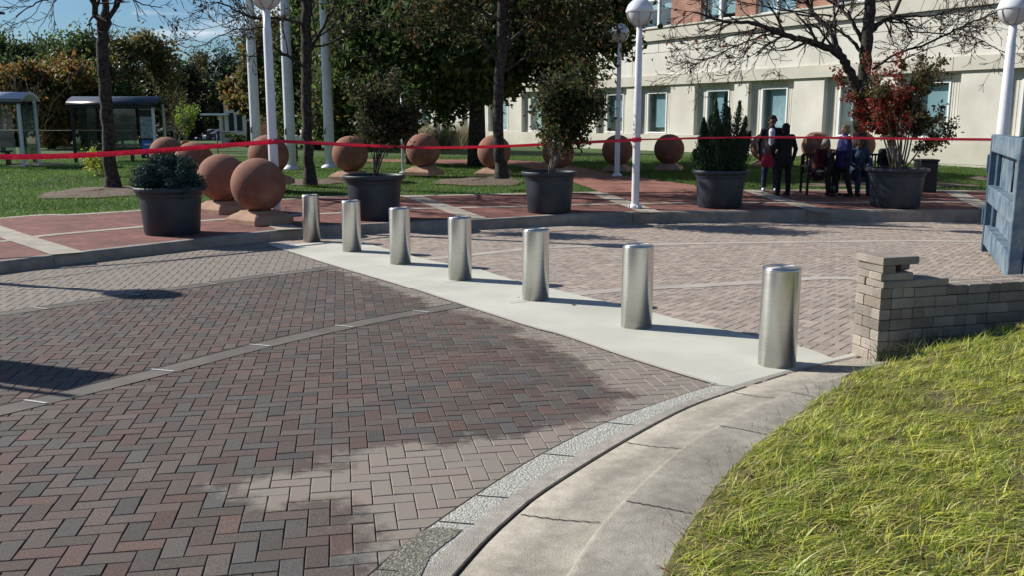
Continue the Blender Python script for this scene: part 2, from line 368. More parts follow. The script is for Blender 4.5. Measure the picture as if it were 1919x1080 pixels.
def ribbon(name, c, a, b, zf, off, material, parent=None):
    return loft(name, [at(offset(c, b), zf, off), at(offset(c, a), zf, off)], material, parent)
def px(pts, zf=zroad, off=0.0): return [GZ(x, y, zf, off) for x, y in pts]

# ---------------------------------------------------------------- the roadway
K = curve([(-13, -12), (-10.6, 0), (-9.0, 5.5), (-7.75, 9.0)] + px([(0, 512), (222, 484), (497, 452), (678, 438), (883, 430), (1105, 420), (1330, 416.5), (1560, 415), (1846, 416)]) + [(14, 17.4), (20, 15.2), (30, 8)], 260)
JW0 = px([(855, 1080), (957, 974), (1027, 918), (1168, 830), (1280, 770), (1362, 739), (1485, 700), (1577, 679)])
J0 = px([(693, 1080), (809, 988), (879, 939), (946, 895), (1020, 851), (1133, 795), (1280, 742), (1345, 723), (1445, 697), (1568, 676)])
CR0 = px([(1069, 1080), (1122, 996), (1168, 943), (1238, 876), (1295, 830), (1385, 779), (1490, 732), (1585, 703)], zroad, 0.10)
GE0 = px([(1232, 1080), (1262, 1020), (1300, 960), (1345, 900), (1395, 848), (1450, 805), (1510, 762), (1570, 722), (1635, 692)], zroad, 0.10)
tail = [(4.2, 7.75), (7.0, 8.2), (10.5, 7.4), (16, 3)]
JW = curve([(-1.7, -3), (-0.95, 1.2)] + JW0 + tail, 160)
J = curve([(-2.1, -3), (-1.35, 1.2)] + J0 + [(4.1, 7.95), (7.0, 8.4), (10.6, 7.6), (16, 3.3)], 160)
CR = curve([(-1.0, -3), (-0.45, 1.2)] + CR0 + [(4.2, 7.3), (7.0, 7.7), (10.3, 6.9), (15.6, 2.7)], 160)
GE = curve([(-0.6, -3), (-0.1, 1.4)] + GE0 + [(4.3, 7.0), (7.0, 7.35), (10.1, 6.6), (15.3, 2.5)], 160)

road_poly = [(p.x, p.y) for p in offset(K, 0.06)] + [(30, -12)]
struct(sheet('road_bed', road_poly + [(-13, -12.5)], zroad, -0.012, M['sand']))

# herringbone pavers as real bricks, each with its own tint and tiny tilt
SNE = curve(px([(505, 459), (622, 497), (747, 534), (850, 568), (1000, 616), (1053, 630), (1197, 679), (1341, 723)]), 60)   # near-left edge of slab
SFE = curve(px([(672, 452), (800, 487), (883, 501), (955, 523), (1056, 549), (1227, 589.5), (1281, 603.6), (1492, 651), (1563, 676)]), 60)
slab_poly = [(p.x, p.y) for p in SNE] + [(p.x, p.y) for p in reversed(SFE)]
gutter_side = [(p.x, p.y) for p in offset(J, -0.11)]
drive_poly = [(p.x, p.y) for p in offset(K, 0.05)] + [(30, -12)] + list(reversed(gutter_side)) + [(-13, -12.5)]
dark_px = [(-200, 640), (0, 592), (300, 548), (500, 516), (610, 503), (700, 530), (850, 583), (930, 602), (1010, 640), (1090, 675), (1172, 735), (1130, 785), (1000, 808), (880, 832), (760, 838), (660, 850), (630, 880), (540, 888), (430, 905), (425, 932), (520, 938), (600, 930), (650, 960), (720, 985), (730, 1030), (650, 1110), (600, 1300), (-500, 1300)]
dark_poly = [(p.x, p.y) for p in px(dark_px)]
def segdist(X, Y, poly):
    D = np.full(X.shape, 1e9)
    for i in range(len(poly)):
        x1, y1 = poly[i]; x2, y2 = poly[(i + 1) % len(poly)]
        dx, dy = x2 - x1, y2 - y1; t = np.clip(((X - x1) * dx + (Y - y1) * dy) / (dx * dx + dy * dy + 1e-12), 0, 1)
        D = np.minimum(D, np.hypot(X - x1 - t * dx, Y - y1 - t * dy))
    return D
def pavers(name, rot, region, test, pal, wpal, dustf, w=0.1):
    n = int(30 / w); k, m = np.meshgrid(np.arange(-n, n), np.arange(-n // 3, n // 3))
    k = k.ravel(); m = m.ravel()
    hx = k + 4 * m; hy = k; vx = k + 2 + 4 * m; vy = k - 1
    cx = np.concatenate([hx + 1.0, vx + 0.5]) * w; cy = np.concatenate([hy + 0.5, vy + 1.0]) * w
    hw = np.concatenate([np.full(len(k), w), np.full(len(k), w / 2)]); hh = np.concatenate([np.full(len(k), w / 2), np.full(len(k), w)])
    c, s = math.cos(rot), math.sin(rot); X = cx * c - cy * s; Y = cx * s + cy * c
    X0, Y0 = 0, 0
    ok = (np.abs(X) < 22) & (Y > 2.2) & (Y < 19.5) & (np.abs(X) < 0.62 * Y + 0.8)
    X, Y, hw, hh = X[ok], Y[ok], hw[ok], hh[ok]
    ok = test(X, Y); X, Y, hw, hh = X[ok], Y[ok], hw[ok], hh[ok]
    N = len(X); gap = 0.0018; ch = 0.0036
    loc = []
    for (ix, iz) in ((ch, 0.0), (0.0, -0.0035), (0.0, -0.012)):
        for sx, sy in ((-1, -1), (1, -1), (1, 1), (-1, 1)):
            loc.append((sx, sy, ix, iz))
    tilt = rng.normal(0, 0.007, (N, 2)); dz = rng.normal(0, 0.0008, N)
    jit = rng.normal(0, 0.010, N)
    V = np.zeros((N, 12, 3))
    for i, (sx, sy, ix, iz) in enumerate(loc):
        lx = sx * (hw - gap - ix); ly = sy * (hh - gap - ix)
        lx, ly = lx - ly * jit, ly + lx * jit
        V[:, i, 0] = X + lx * c - ly * s; V[:, i, 1] = Y + lx * s + ly * c
        V[:, i, 2] = -SL * V[:, i, 1] + iz + dz + tilt[:, 0] * lx + tilt[:, 1] * ly
    base = np.arange(N)[:, None, None] * 12
    q = [(0, 1, 2, 3)] + [(4 + a, 4 + b, b, a) for a, b in ((0, 1), (1, 2), (2, 3), (3, 0))] + [(8 + a, 8 + b, 4 + b, 4 + a) for a, b in ((0, 1), (1, 2), (2, 3), (3, 0))]
    Fq = (base + np.array(q)[None]).reshape(-1, 4)
    pi = rng.choice(len(pal), N, p=np.array(wpal) / sum(wpal)); pc = np.array(pal)[pi] * rng.uniform(0.82, 1.2, (N, 1)) * np.array([1.05, 1.0, 0.95])
    d = dustf(V[:, :, 0].ravel(), V[:, :, 1].ravel())
    return struct(raw(name, V.reshape(-1, 3), Fq, M['paver'], np.repeat(pc, 12, 0), extra=d))
# which side of the slab
def left_side(X, Y):
    a, b = SNE[0], SNE[-1]; d = (b - a).normalized() * 8; pts = [a - d] + list(SNE) + [b + d]; pts = pts[::-1]
    return X < np.interp(Y, [p.y for p in pts], [p.x for p in pts]) + 0.14
def testL(X, Y): return inpoly(X, Y, drive_poly) & left_side(X, Y)
def testR(X, Y): return inpoly(X, Y, drive_poly) & ~left_side(X, Y)
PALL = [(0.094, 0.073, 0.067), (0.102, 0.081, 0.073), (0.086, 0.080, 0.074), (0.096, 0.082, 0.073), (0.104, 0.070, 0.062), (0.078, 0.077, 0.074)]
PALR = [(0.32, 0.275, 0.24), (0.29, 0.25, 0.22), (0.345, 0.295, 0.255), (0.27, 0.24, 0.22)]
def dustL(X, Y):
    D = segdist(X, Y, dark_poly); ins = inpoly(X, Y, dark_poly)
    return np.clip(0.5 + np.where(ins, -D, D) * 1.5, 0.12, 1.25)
def dustR(X, Y): return np.full(X.shape, 0.44)
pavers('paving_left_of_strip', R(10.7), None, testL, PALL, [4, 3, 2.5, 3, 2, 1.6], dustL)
pavers('paving_right_of_strip', R(-38), None, testR, PALR, [3, 3, 2, 2], dustR)

# concrete arcs across the drive
def arcs():
    B = curve(px([(-700, 905), (-300, 829), (0, 763), (250, 703), (500, 640), (700, 597), (850, 571)]), 60)
    A = curve(px([(-400, 636), (-180, 610), (0, 587), (250, 551), (450, 520), (625, 499)]), 60)
    G = curve(px([(-400, 578), (-180, 557), (0, 533), (170, 510), (333, 487), (525, 460)]), 60)
    for nm, c, w in (('paving_joint_course_near', B, 0.21), ('paving_joint_course_far', A, 0.19)):
        struct(ribbon(nm, c, -w, 0, zroad, 0.004, M['strip']))
    for nm, c in (('paving_seam_near', B), ('paving_seam_far', A), ('paving_seam_gutter', G)):
        struct(ribbon(nm, c, -0.004, 0.016, zroad, 0.006, M['crack']))
    mb = MB()
    for c, st in ((B, 0.95), (A, 0.95)):
        L = 0
        for i in range(1, len(c)):
            L += (c[i] - c[i - 1]).length
            if L > st:
                L = 0; t = (c[i] - c[i - 1]).normalized(); nrm = Vector((t.y, -t.x)); p = c[i]; q = p + nrm * 0.19 + t * 0.05
                w = t * 0.011
                mb.add([(a.x, a.y, zroad(a.x, a.y) + 0.0085) for a in (p - w, q - w, q + w, p + w)], [(0, 1, 2, 3)])
    struct(mb.build('paving_white_joints', M['whitejoint']))
    B2 = curve(px([(1035, 556), (1130, 547), (1225, 540), (1400, 529), (1590, 520.5)]) + [(5.5, 9.9), (9, 9.6), (14, 8)], 60)
    A2 = curve(px([(780, 486), (870, 478), (1000, 465), (1150, 459), (1290, 456), (1560, 452), (1846, 452)]) + [(15, 13.5)], 60)
    struct(ribbon('paving_pale_course_near', B2, -0.13, 0.09, zroad, 0.004, M['stripR'])); struct(ribbon('paving_pale_course_far', A2, -0.13, 0.09, zroad, 0.004, M['stripR']))
arcs()

# the new concrete strip that carries the bollards
SNE2, SFE2 = curve(SNE, 60), curve(SFE, 60)
loft_rows = []
n = 60
loft_rows.append([(p.x, p.y, zroad(p.x, p.y) - 0.02) for p in SFE2]); loft_rows.append([(p.x, p.y, zroad(p.x, p.y) + 0.010) for p in SFE2])
loft_rows.append([(p.x, p.y, zroad(p.x, p.y) + 0.010) for p in SNE2]); loft_rows.append([(p.x, p.y, zroad(p.x, p.y) - 0.02) for p in SNE2])
st = loft('concrete_strip', loft_rows, M['slab'], smooth=False); struct(st)
# pale mortar line along its near edge
struct(ribbon('strip_edge_line', SNE2, -0.022, 0.012, zroad, 0.0135, M['stripR']))

# gutter, open joint, mountable kerb and kerb top in the foreground
def lerp(c1, c2, t): return [a.lerp(b, t) for a, b in zip(c1, c2)]
GS = curve([(-1.75, -3), (-1.15, 1.2)] + px([(835, 1000) if False else (790, 1080), (880, 995), (955, 935), (1100, 846), (1280, 758), (1362, 730), (1485, 695), (1572, 677)]) + [(4.15, 7.85), (7, 8.3), (10.5, 7.5), (16, 3.15)], 160)
J_ = curve(J, 160)
aggr = mat('exposed_aggregate', (0.36, 0.355, 0.31), 0.9, (0.54, 0.53, 0.465), 55, 0.8, 90, detail=3, lo=0.42, hi=0.6)
iJ = min(range(160), key=lambda i: (J_[i] - GZ(1341, 723).xy).length); iK = min(range(160), key=lambda i: (J_[i] - GZ(1568, 676).xy).length)
struct(ribbon('gutter_seam', J_[:iJ + 1], -0.012, 0.004, zroad, 0.0065, M['crack']))
OJ = offset(J_, -0.012)
struct(loft('gutter_aggregate', [at(OJ[:iJ + 1], zroad, -0.02), at(OJ[:iJ + 1], zroad, 0.011), at(GS[:iJ + 1], zroad, 0.009)], aggr, smooth=False))
struct(loft('gutter_apron', [at(offset(J_, 0.03)[iJ:iK + 3], zroad, 0.0115), at(GS[iJ:iK + 3], zroad, 0.009)], M['slab'], smooth=False))
struct(loft('gutter', [at(GS, zroad, 0.0092), at(offset(JW, 0.016), zroad, 0.002), at(offset(JW, 0.014), zroad, -0.03)], M['oldconc'], smooth=False))
struct(loft('gutter_open_joint', [at(offset(JW, 0.03), zroad, -0.025), at(offset(JW, -0.03), zroad, -0.025)], M['crack']))
kz = lambda f: (lambda x, y: zroad(x, y) + f)
rows = [at(offset(JW, -0.014), zroad, -0.03), at(offset(JW, -0.016), zroad, 0.004), at(lerp(JW, CR, 0.45), zroad, 0.016), at(offset(CR, 0.045), zroad, 0.042), at(offset(CR, 0.028), zroad, 0.048), at(offset(CR, 0.020), zroad, 0.084), at(offset(CR, 0.008), zroad, 0.096), at(offset(CR, -0.012), zroad, 0.100), at(lerp(CR, GE, 0.3), zroad, 0.103), at(lerp(CR, GE, 0.6), zroad, 0.105), at(lerp(CR, GE, 1.3), zroad, 0.10)]
struct(loft('kerb_near', rows, M['kerbconc']))
# contraction joints across kerb and gutter
def cross_joint(c1, z1, c2, z2, f, w=0.005, skew=0):
    i = int(f * (len(c1) - 1)); j = min(len(c2) - 1, max(0, i + skew)); a, b = c1[i], c2[j]; d = (b - a); nrm = Vector((-d.y, d.x)).normalized() * w
    return [(a.x - nrm.x, a.y - nrm.y, zroad(0, a.y) + z1), (b.x - nrm.x, b.y - nrm.y, zroad(0, b.y) + z2), (b.x + nrm.x, b.y + nrm.y, zroad(0, b.y) + z2), (a.x + nrm.x, a.y + nrm.y, zroad(0, a.y) + z1)]
mb = MB()
def nearest_f(c, p): return min(range(len(c)), key=lambda i: (c[i] - Vector((p[0], p[1]))).length) / (len(c) - 1)
def kjoint(q, zf, off, t0, t1):
    base = Vector(GZ(*q, zf, off)[:2]); prof = [(0, 0.004), (0.45, 0.016), (0.88, 0.043), (0.95, 0.085), (1.0, 0.1), (1.3, 0.103), (1.6, 0.105), (2.0, 0.105)]
    i = round(nearest_f(JW, base) * (len(JW) - 1)); a = JW[i]; d = (JW[i + 1] - JW[i - 1]).normalized(); nr = Vector((d.y, -d.x))
    wC = min((p - a).length for p in CR); wG = min((p - a).length for p in GE); row1, row2 = [], []
    for k in range(25):
        t = t0 + (t1 - t0) * k / 24; dist = wC * t if t <= 1 else wC + (wG - wC) * (t - 1)
        p = a + nr * dist + d * 0.004 * math.sin(k * 1.7); z = float(np.interp(t, [u[0] for u in prof], [u[1] for u in prof])) + 0.0035
        for r_, s_ in ((row1, -1), (row2, 1)): v = p + d * 0.0035 * s_; r_.append((v.x, v.y, zroad(0, v.y) + z))
    n_ = len(row1); mb.add(row1 + row2, [(k, k + 1, n_ + k + 1, n_ + k) for k in range(n_ - 1)])
for q in ((957, 974), (1168, 830), (1362, 739)): kjoint(q, zroad, 0.0, 0.05, 0.86)
for q in ((1168, 943), (1332, 802), (1490, 735)): kjoint(q, zroad, 0.1, 1.0, 2.0)
for q in ((809, 988), (879, 939), (1133, 795), (1020, 851), (720, 1057)):
    f = nearest_f(J_, GZ(*q)); mb.add(cross_joint(offset(J_, -0.015), 0.0135, GS, 0.0115, f, 0.004), [(0, 1, 2, 3)])
struct(mb.build('kerb_joints', M['crack']))

struct(sheet('damp_patch', [(p.x, p.y) for p in px([(690, 1090), (745, 1035), (790, 1000), (822, 993), (866, 998), (852, 1012), (832, 1026), (806, 1048), (786, 1090)])], zroad, 0.0125, mat('damp_aggregate', (0.14, 0.13, 0.10), 0.8, (0.34, 0.32, 0.26), 60, 0.8, 90, lo=0.45, hi=0.65)))
# the grassy bank the photographer stands beside
def zbank(x, y, d=None): return zroad(x, y) + 0.10
bank_rows = []
def bank_x(x): return 0.17 * np.clip((x - 2.55) / 1.4, 0, 1.5)
for k, (t, h) in enumerate(((1.0, 0.095), (1.15, 0.115), (1.5, 0.13), (2.2, 0.15), (4, 0.2), (8, 0.27), (14, 0.32), (24, 0.35))):
    bank_rows.append([(lambda p: (p.x, p.y, zroad(0, p.y) + h + bank_x(p.x)))(p) for p in offset(GE, -(t - 1.0) * 0.35)])
bank = struct(loft('grass_bank_soil', bank_rows, mat('bank_soil', (0.06, 0.055, 0.02), 0.95, (0.16, 0.13, 0.06), 14, 0.8, 60)))

def bank_h(d):
    return np.interp(d, [0, 0.0525, 0.175, 0.42, 1.05, 2.45, 4.55, 8.05], [0.095, 0.115, 0.13, 0.15, 0.2, 0.27, 0.32, 0.35])

# ---------------------------------------------------------------- far kerb, brick walk, lawns
Kb = offset(K, 0.05); Kc = offset(K, 0.17)
def kerb_far():
    mb = MB(); n = len(K); seg = 14
    for s0 in range(0, n - 1, seg):
        s1 = min(n - 1, s0 + seg); rows = []
        c0, c1, c2, c3 = (cc[s0:s1 + 1] for cc in (K, offset(K, 0.022), offset(K, 0.05), Kc))
        def sh(cc):
            cc = list(cc)
            if len(cc) > 1: cc[-1] = cc[-1].lerp(cc[-2], 0.03)
            return cc
        for cc, zf, o in ((c0, zroad, -0.02), (c1, zs, -0.035), (c2, zs, -0.004), (c3, zs, 0.0), (c3, zs, -0.12)):
            rows.append(at(sh(cc), zf, o))
        m = len(rows[0]); V = [p for r in reversed(rows) for p in r]
        Fs = [(i * m + k, i * m + k + 1, (i + 1) * m + k + 1, (i + 1) * m + k) for i in range(4) for k in range(m - 1)]
        Fs = [tuple(reversed(f)) for f in Fs]
        Fs.append(tuple(i * m for i in range(5))); Fs.append(tuple(i * m + m - 1 for i in reversed(range(5))))
        mb.add(V, Fs)
    o = mb.build('kerb_far', M['farkerb']); bm = bmesh.new(); bm.from_mesh(o.data); bmesh.ops.recalc_face_normals(bm, faces=bm.faces[:]); bm.to_mesh(o.data); bm.free()
    return struct(o)
kerb_far()
LE = curve([(-17, 4), (-12.5, 12)] + px([(0, 408), (139, 401), (250, 394), (400, 383), (525, 373), (644, 366), (761, 366), (980, 362), (1128, 359), (1255, 358), (1402, 355.5), (1628, 355.5), (1846, 357)], zs) + [(20, 20.5), (34, 14)], 200)
MID = curve([(-15.5, 4), (-10, 10.5)] + px([(0, 452), (83, 441), (258, 425), (383, 413), (480, 406), (642, 398), (761, 391), (980, 386), (1092, 383), (1280, 380), (1547, 379), (1846, 379)], zs) + [(17, 18.5), (30, 12)], 200)
WA, WB = curve(offset(K, 0.165), 220), curve(LE, 220)
struct(loft('brick_walk', [at(lerp(WA, WB, k / 14), zs, -0.002) for k in range(15)], M['walkbrick']))
lawn_poly = [(p.x, p.y) for p in LE] + [(300, 14), (500, 700), (-500, 700), (-300, 4)]
struct(sheet('lawn', lawn_poly, zs, -0.004, M['farturf']))
struct(ribbon('walk_border_course', LE, -0.16, 0.06, zs, 0.004, M['band'])); struct(ribbon('walk_middle_course', MID, -0.11, 0.11, zs, 0.004, M['band']))
def cross(name, pts, w):
    a, b = px(pts, zs); c = [Vector((a.x, a.y)).lerp(Vector((b.x, b.y)), t / 12) for t in range(13)]
    struct(ribbon(name, c, -w / 2, w / 2, zs, 0.008, M['band']))
for i, pts in enumerate(([(-95, 398), (128, 475)], [(480, 401), (543, 430)], [(772, 367), (893, 409)], [(1118, 360), (1222, 398)], [(1405, 356), (1550, 398)], [(1782, 357), (1880, 403)])):
    cross('walk_cross_course', pts, 0.42)
path = px([(1128, 361), (1083, 345), (1030, 324), (975, 311), (850, 308), (760, 304), (640, 302), (640, 298), (760, 298.5), (900, 299), (1000, 302), (1090, 314), (1170, 330), (1300, 347), (1320, 360)], zs)
struct(sheet('brick_path', [(p.x, p.y) for p in path], zs, 0.012, M['darkbrick']))
def disc(c, rx, ry, name, off=0.02, hh=0.05, m='mulch', n=40):
    rows = []; ph = random.random() * 6
    for k in range(8):
        f = k / 7; row = []
        for i in range(n + 1):
            a = 2 * math.pi * i / n; w = 1 + 0.10 * math.sin(3 * a + ph) + 0.06 * math.sin(7 * a + ph * 2); x = c[0] + rx * f * w * math.cos(a); y = c[1] + ry * f * w * math.sin(a)
            row.append((x, y, zs(x, y) + off + hh * (1 - f * f) * (1 + 0.3 * math.sin(5 * a + k))))
        rows.append(row)
    return rows
MUL = []
for (x, y, rx, ry) in ((185, 361, 1.25, 1.25), (590, 341, 0.85, 0.8), (900, 340, 1.15, 1.2), (65, 309, 0.9, 0.8), (1660, 346, 2.3, 0.75), (1845, 335, 0.5, 0.5)):
    p = GZ(x, y, zs); MUL.append((p.x, p.y, rx, ry))
    struct(loft('mulch_bed', disc(p, rx, ry, ''), M['mulch']))

# ---------------------------------------------------------------- grass
def blades(name, X, Y, Z, hgt, wid, cols, lean=(0, 0), spread=0.5, segs=2, bend=0.5, label=None):
    N = len(X); az = rng.uniform(0, 2 * math.pi, N); wx, wy = np.cos(az) * wid / 2, np.sin(az) * wid / 2
    lx = lean[0] + rng.normal(0, spread, N); ly = lean[1] + rng.normal(0, spread, N)
    V = []; 
    for k in range(segs + 1):
        t = k / segs; f = (1 - t) * 0.9 + 0.1 if k < segs else 0.0
        ox = lx * hgt * (t * (1 - bend) + t * t * bend); oy = ly * hgt * (t * (1 - bend) + t * t * bend); oz = hgt * (t - 0.25 * t * t * np.minimum(1.5, np.hypot(lx, ly)))
        if k < segs:
            V.append(np.stack([X + ox - wx * f, Y + oy - wy * f, Z + oz], 1)); V.append(np.stack([X + ox + wx * f, Y + oy + wy * f, Z + oz], 1))
        else: V.append(np.stack([X + ox, Y + oy, Z + oz], 1))
    V = np.stack(V, 1); nv = V.shape[1]; base = np.arange(N)[:, None, None] * nv
    tris = []
    for k in range(segs - 1): tris += [(2 * k, 2 * k + 1, 2 * k + 3), (2 * k, 2 * k + 3, 2 * k + 2)]
    tris.append((2 * segs - 2, 2 * segs - 1, 2 * segs))
    Fq = (base + np.array(tris)[None]).reshape(-1, 3)
    fac = np.ones((N, nv, 1)); C = cols[:, None, :] * fac
    o = raw(name, V.reshape(-1, 3), Fq, M['blade'], C.reshape(-1, 3)); o['kind'] = 'stuff'
    return o
def noise2(X, Y, s, seed=0):
    r = np.random.default_rng(seed); out = np.zeros_like(X)
    for k in range(6):
        a = r.uniform(0, 6.28); fq = s * r.uniform(0.6, 1.7); out += np.sin((X * math.cos(a) + Y * math.sin(a)) * fq + r.uniform(0, 6.28))
    return out / 3.5
def near_grass():
    N = 165000
    X = rng.uniform(-0.1, 6.5, N); Y = rng.uniform(2.0, 7.6, N)
    u = X / Y
    gep = [(p.x, p.y) for p in GE]
    ed = gep + [(15.3, -3)]
    ok = inpoly(X, Y, ed) & (u < 0.66) & (Y > 2.3)
    X, Y = X[ok], Y[ok]
    D = segdist(X, Y, [(p.x, p.y) for p in GE] + [(15.3, -3.0)][:0]) if False else None
    G = np.array(gep); D = np.full(X.shape, 1e9)
    for i in range(len(G) - 1):
        x1, y1 = G[i]; dx, dy = G[i + 1] - G[i]; t = np.clip(((X - x1) * dx + (Y - y1) * dy) / (dx * dx + dy * dy), 0, 1); D = np.minimum(D, np.hypot(X - x1 - t * dx, Y - y1 - t * dy))
    keep = (rng.random(len(X)) < np.clip(0.75 + D * 4, 0, 1)) & (rng.random(len(X)) < np.clip(1.35 - Y * 0.10, 0.4, 1))
    X, Y, D = X[keep], Y[keep], D[keep]
    Z = -SL * Y + bank_h(D) + bank_x(X) - 0.01; N = len(X)
    n1 = noise2(X, Y, 5, 3); n2 = noise2(X, Y, 14, 5)
    h = (0.045 + 0.05 * rng.random(N)) * np.clip(0.7 + D * 1.5, 0.5, 1.0) * (1 + 0.45 * noise2(X, Y, 20, 33)).clip(0.45, 1.8) * np.where(rng.random(N) < 0.04, 1.6, 1)
    w = rng.uniform(0.0040, 0.0105, N)
    pal = np.array([(0.60, 0.57, 0.10), (0.76, 0.70, 0.22), (0.28, 0.36, 0.05), (0.12, 0.20, 0.03), (0.70, 0.62, 0.30), (0.70, 0.58, 0.36), (0.38, 0.43, 0.07)])
    p = np.array([4.5, 2.8, 5, 4.5, 1.2, 0.7, 5]); pi = rng.choice(len(pal), N, p=p / p.sum())
    C = pal[pi] * (1 + 0.22 * n1[:, None] + 0.30 * noise2(X, Y, 26, 31)[:, None]) * rng.uniform(0.8, 1.2, (N, 1))
    o = blades('grass_near', X, Y, Z, h, w, np.clip(C, 0.01, 0.8), lean=(0.7 + 0.55 * noise2(X, Y, 11, 21), -0.4 + 0.55 * noise2(X, Y, 11, 22)), spread=0.75, segs=3, bend=0.7)
    tag(o, 'long yellow green grass on the bank in the foreground', 'grass')
    # thatch beneath
    k = rng.random(N) < 0.3; n = k.sum()
    C = np.array([(0.30, 0.24, 0.13)]) * rng.uniform(0.5, 1.2, (n, 1))
    o = blades('grass_thatch', X[k], Y[k], Z[k], h[k] * 0.35, w[k], C, lean=(0, 0), spread=2.2, segs=2, bend=0.3); tag(o, 'dry straw coloured thatch low among the foreground grass', 'grass')
    # dark dry weeds along the kerb
    idx = rng.integers(30, 118, 420)
    P = np.array([(p.x, p.y) for p in GE])[idx] + rng.normal(0, 0.035, (420, 2)) + np.array([-0.03, 0.02])
    ok = (P[:, 1] < 7.0) & (P[:, 0] / P[:, 1] < 0.45); P = P[ok]; n = len(P)
    C = np.array([(0.10, 0.085, 0.06)]) * rng.uniform(0.5, 1.6, (n, 1))
    o = blades('kerb_weeds', P[:, 0], P[:, 1], -SL * P[:, 1] + 0.10, rng.uniform(0.05, 0.13, n), np.full(n, 0.0022), C, lean=(-0.35, 0.1), spread=0.6, segs=3, bend=0.5); tag(o, 'thin dark dry weeds along the kerb edge', 'weeds')
near_grass()
def far_grass():
    N = 420000
    Y = rng.uniform(11, 36, N); X = rng.uniform(-0.62, 0.62, N) * Y
    lp = [(p.x, p.y) for p in LE] + [(300, 14), (500, 700), (-500, 700), (-300, 4)]
    ok = inpoly(X, Y, lp) & ~inpoly(X, Y, [(p.x, p.y) for p in path]); X, Y = X[ok], Y[ok]
    for (cx, cy, rx, ry) in MUL:
        k = (((X - cx) / (rx * 0.93)) ** 2 + ((Y - cy) / (ry * 0.93)) ** 2) > 1; X, Y = X[k], Y[k]
    N = len(X); Z = np.array([zs(0, y) for y in Y]) - 0.004
    n1 = noise2(X, Y, 1.7, 8); n2 = noise2(X, Y, 5, 9)
    pal = np.array([(0.075, 0.16, 0.022), (0.11, 0.20, 0.03), (0.05, 0.115, 0.018), (0.16, 0.22, 0.05), (0.22, 0.19, 0.09)])
    pi = rng.choice(5, N, p=[0.36, 0.28, 0.2, 0.12, 0.04]); C = pal[pi] * (1 + 0.25 * n1[:, None]) * rng.uniform(0.8, 1.25, (N, 1))
    o = blades('lawn_grass', X, Y, Z, rng.uniform(0.035, 0.075, N) * (1 + 0.25 * n2), rng.uniform(0.010, 0.018, N), np.clip(C, 0.01, 1), lean=(0.1, 0), spread=0.45, segs=1)
    tag(o, 'mown green lawn behind the brick walk', 'grass')
far_grass()

# ---------------------------------------------------------------- bollards
def bollard():
    t = thing('bollard', 'x', 'bollard', group='row of stainless steel bollards across the drive')
    r = 0.141
    MB().lathe([(r, -0.02), (r, 0.738), (r + 0.0008, 0.740), (r + 0.0008, 0.752), (r - 0.002, 0.757)], n=64).build('sleeve', M['steel'], t)
    MB().lathe([(r - 0.004, 0.7575), (r - 0.006, 0.762), (r - 0.012, 0.764)], n=64).build('cap', M['steel'], t)
    return t
bl = ['steel bollard farthest away, at the kerb beside the white lamp post', 'steel bollard second from the far kerb, in front of the large planter', 'steel bollard third from the far kerb, between the spindly planter and the next post',
      'middle steel bollard of the seven, fourth from either end', 'steel bollard third nearest the camera beside a faint access cover', 'steel bollard next to the nearest one, throwing its shadow towards it', 'nearest and largest steel bollard, beside the near kerb and the paver wall']
bp = [(-3.30, 14.77), (-2.41, 13.47), (-1.52, 12.15), (-0.63, 10.79), (0.25, 9.40), (1.135, 8.03), (2.02, 6.66)]
b0 = bollard()
for i, (x, y) in enumerate(bp):
    o = b0 if i == 0 else copy_tree(b0); o.location = (x, y + 0.0, zroad(x, y) + 0.008); o['label'] = bl[i]
    o.rotation_euler = (0, 0, i * 0.7)
for x, y, lb in ((838, 527, 'faint square access cover in the concrete beside the middle bollard'), (968, 565, 'square access cover in the concrete left of the third nearest bollard')):
    p = GZ(x, y); c = thing('access_cover', lb, 'cover', (p.x, p.y, zroad(p.x, p.y) + 0.010), R(36), 'access covers in the concrete strip')
    MB().box((0, 0, 0.001), (0.36, 0.28, 0.002)).build('rim', M['oldconc'], c); MB().box((0, 0, 0.0025), (0.345, 0.265, 0.003)).build('lid', M['slab'], c)
    MB().lathe([(0.012, 0), (0.012, 0.002)], (0.09, 0.08, 0.004), 12).build('bolt', M['crack'], c)

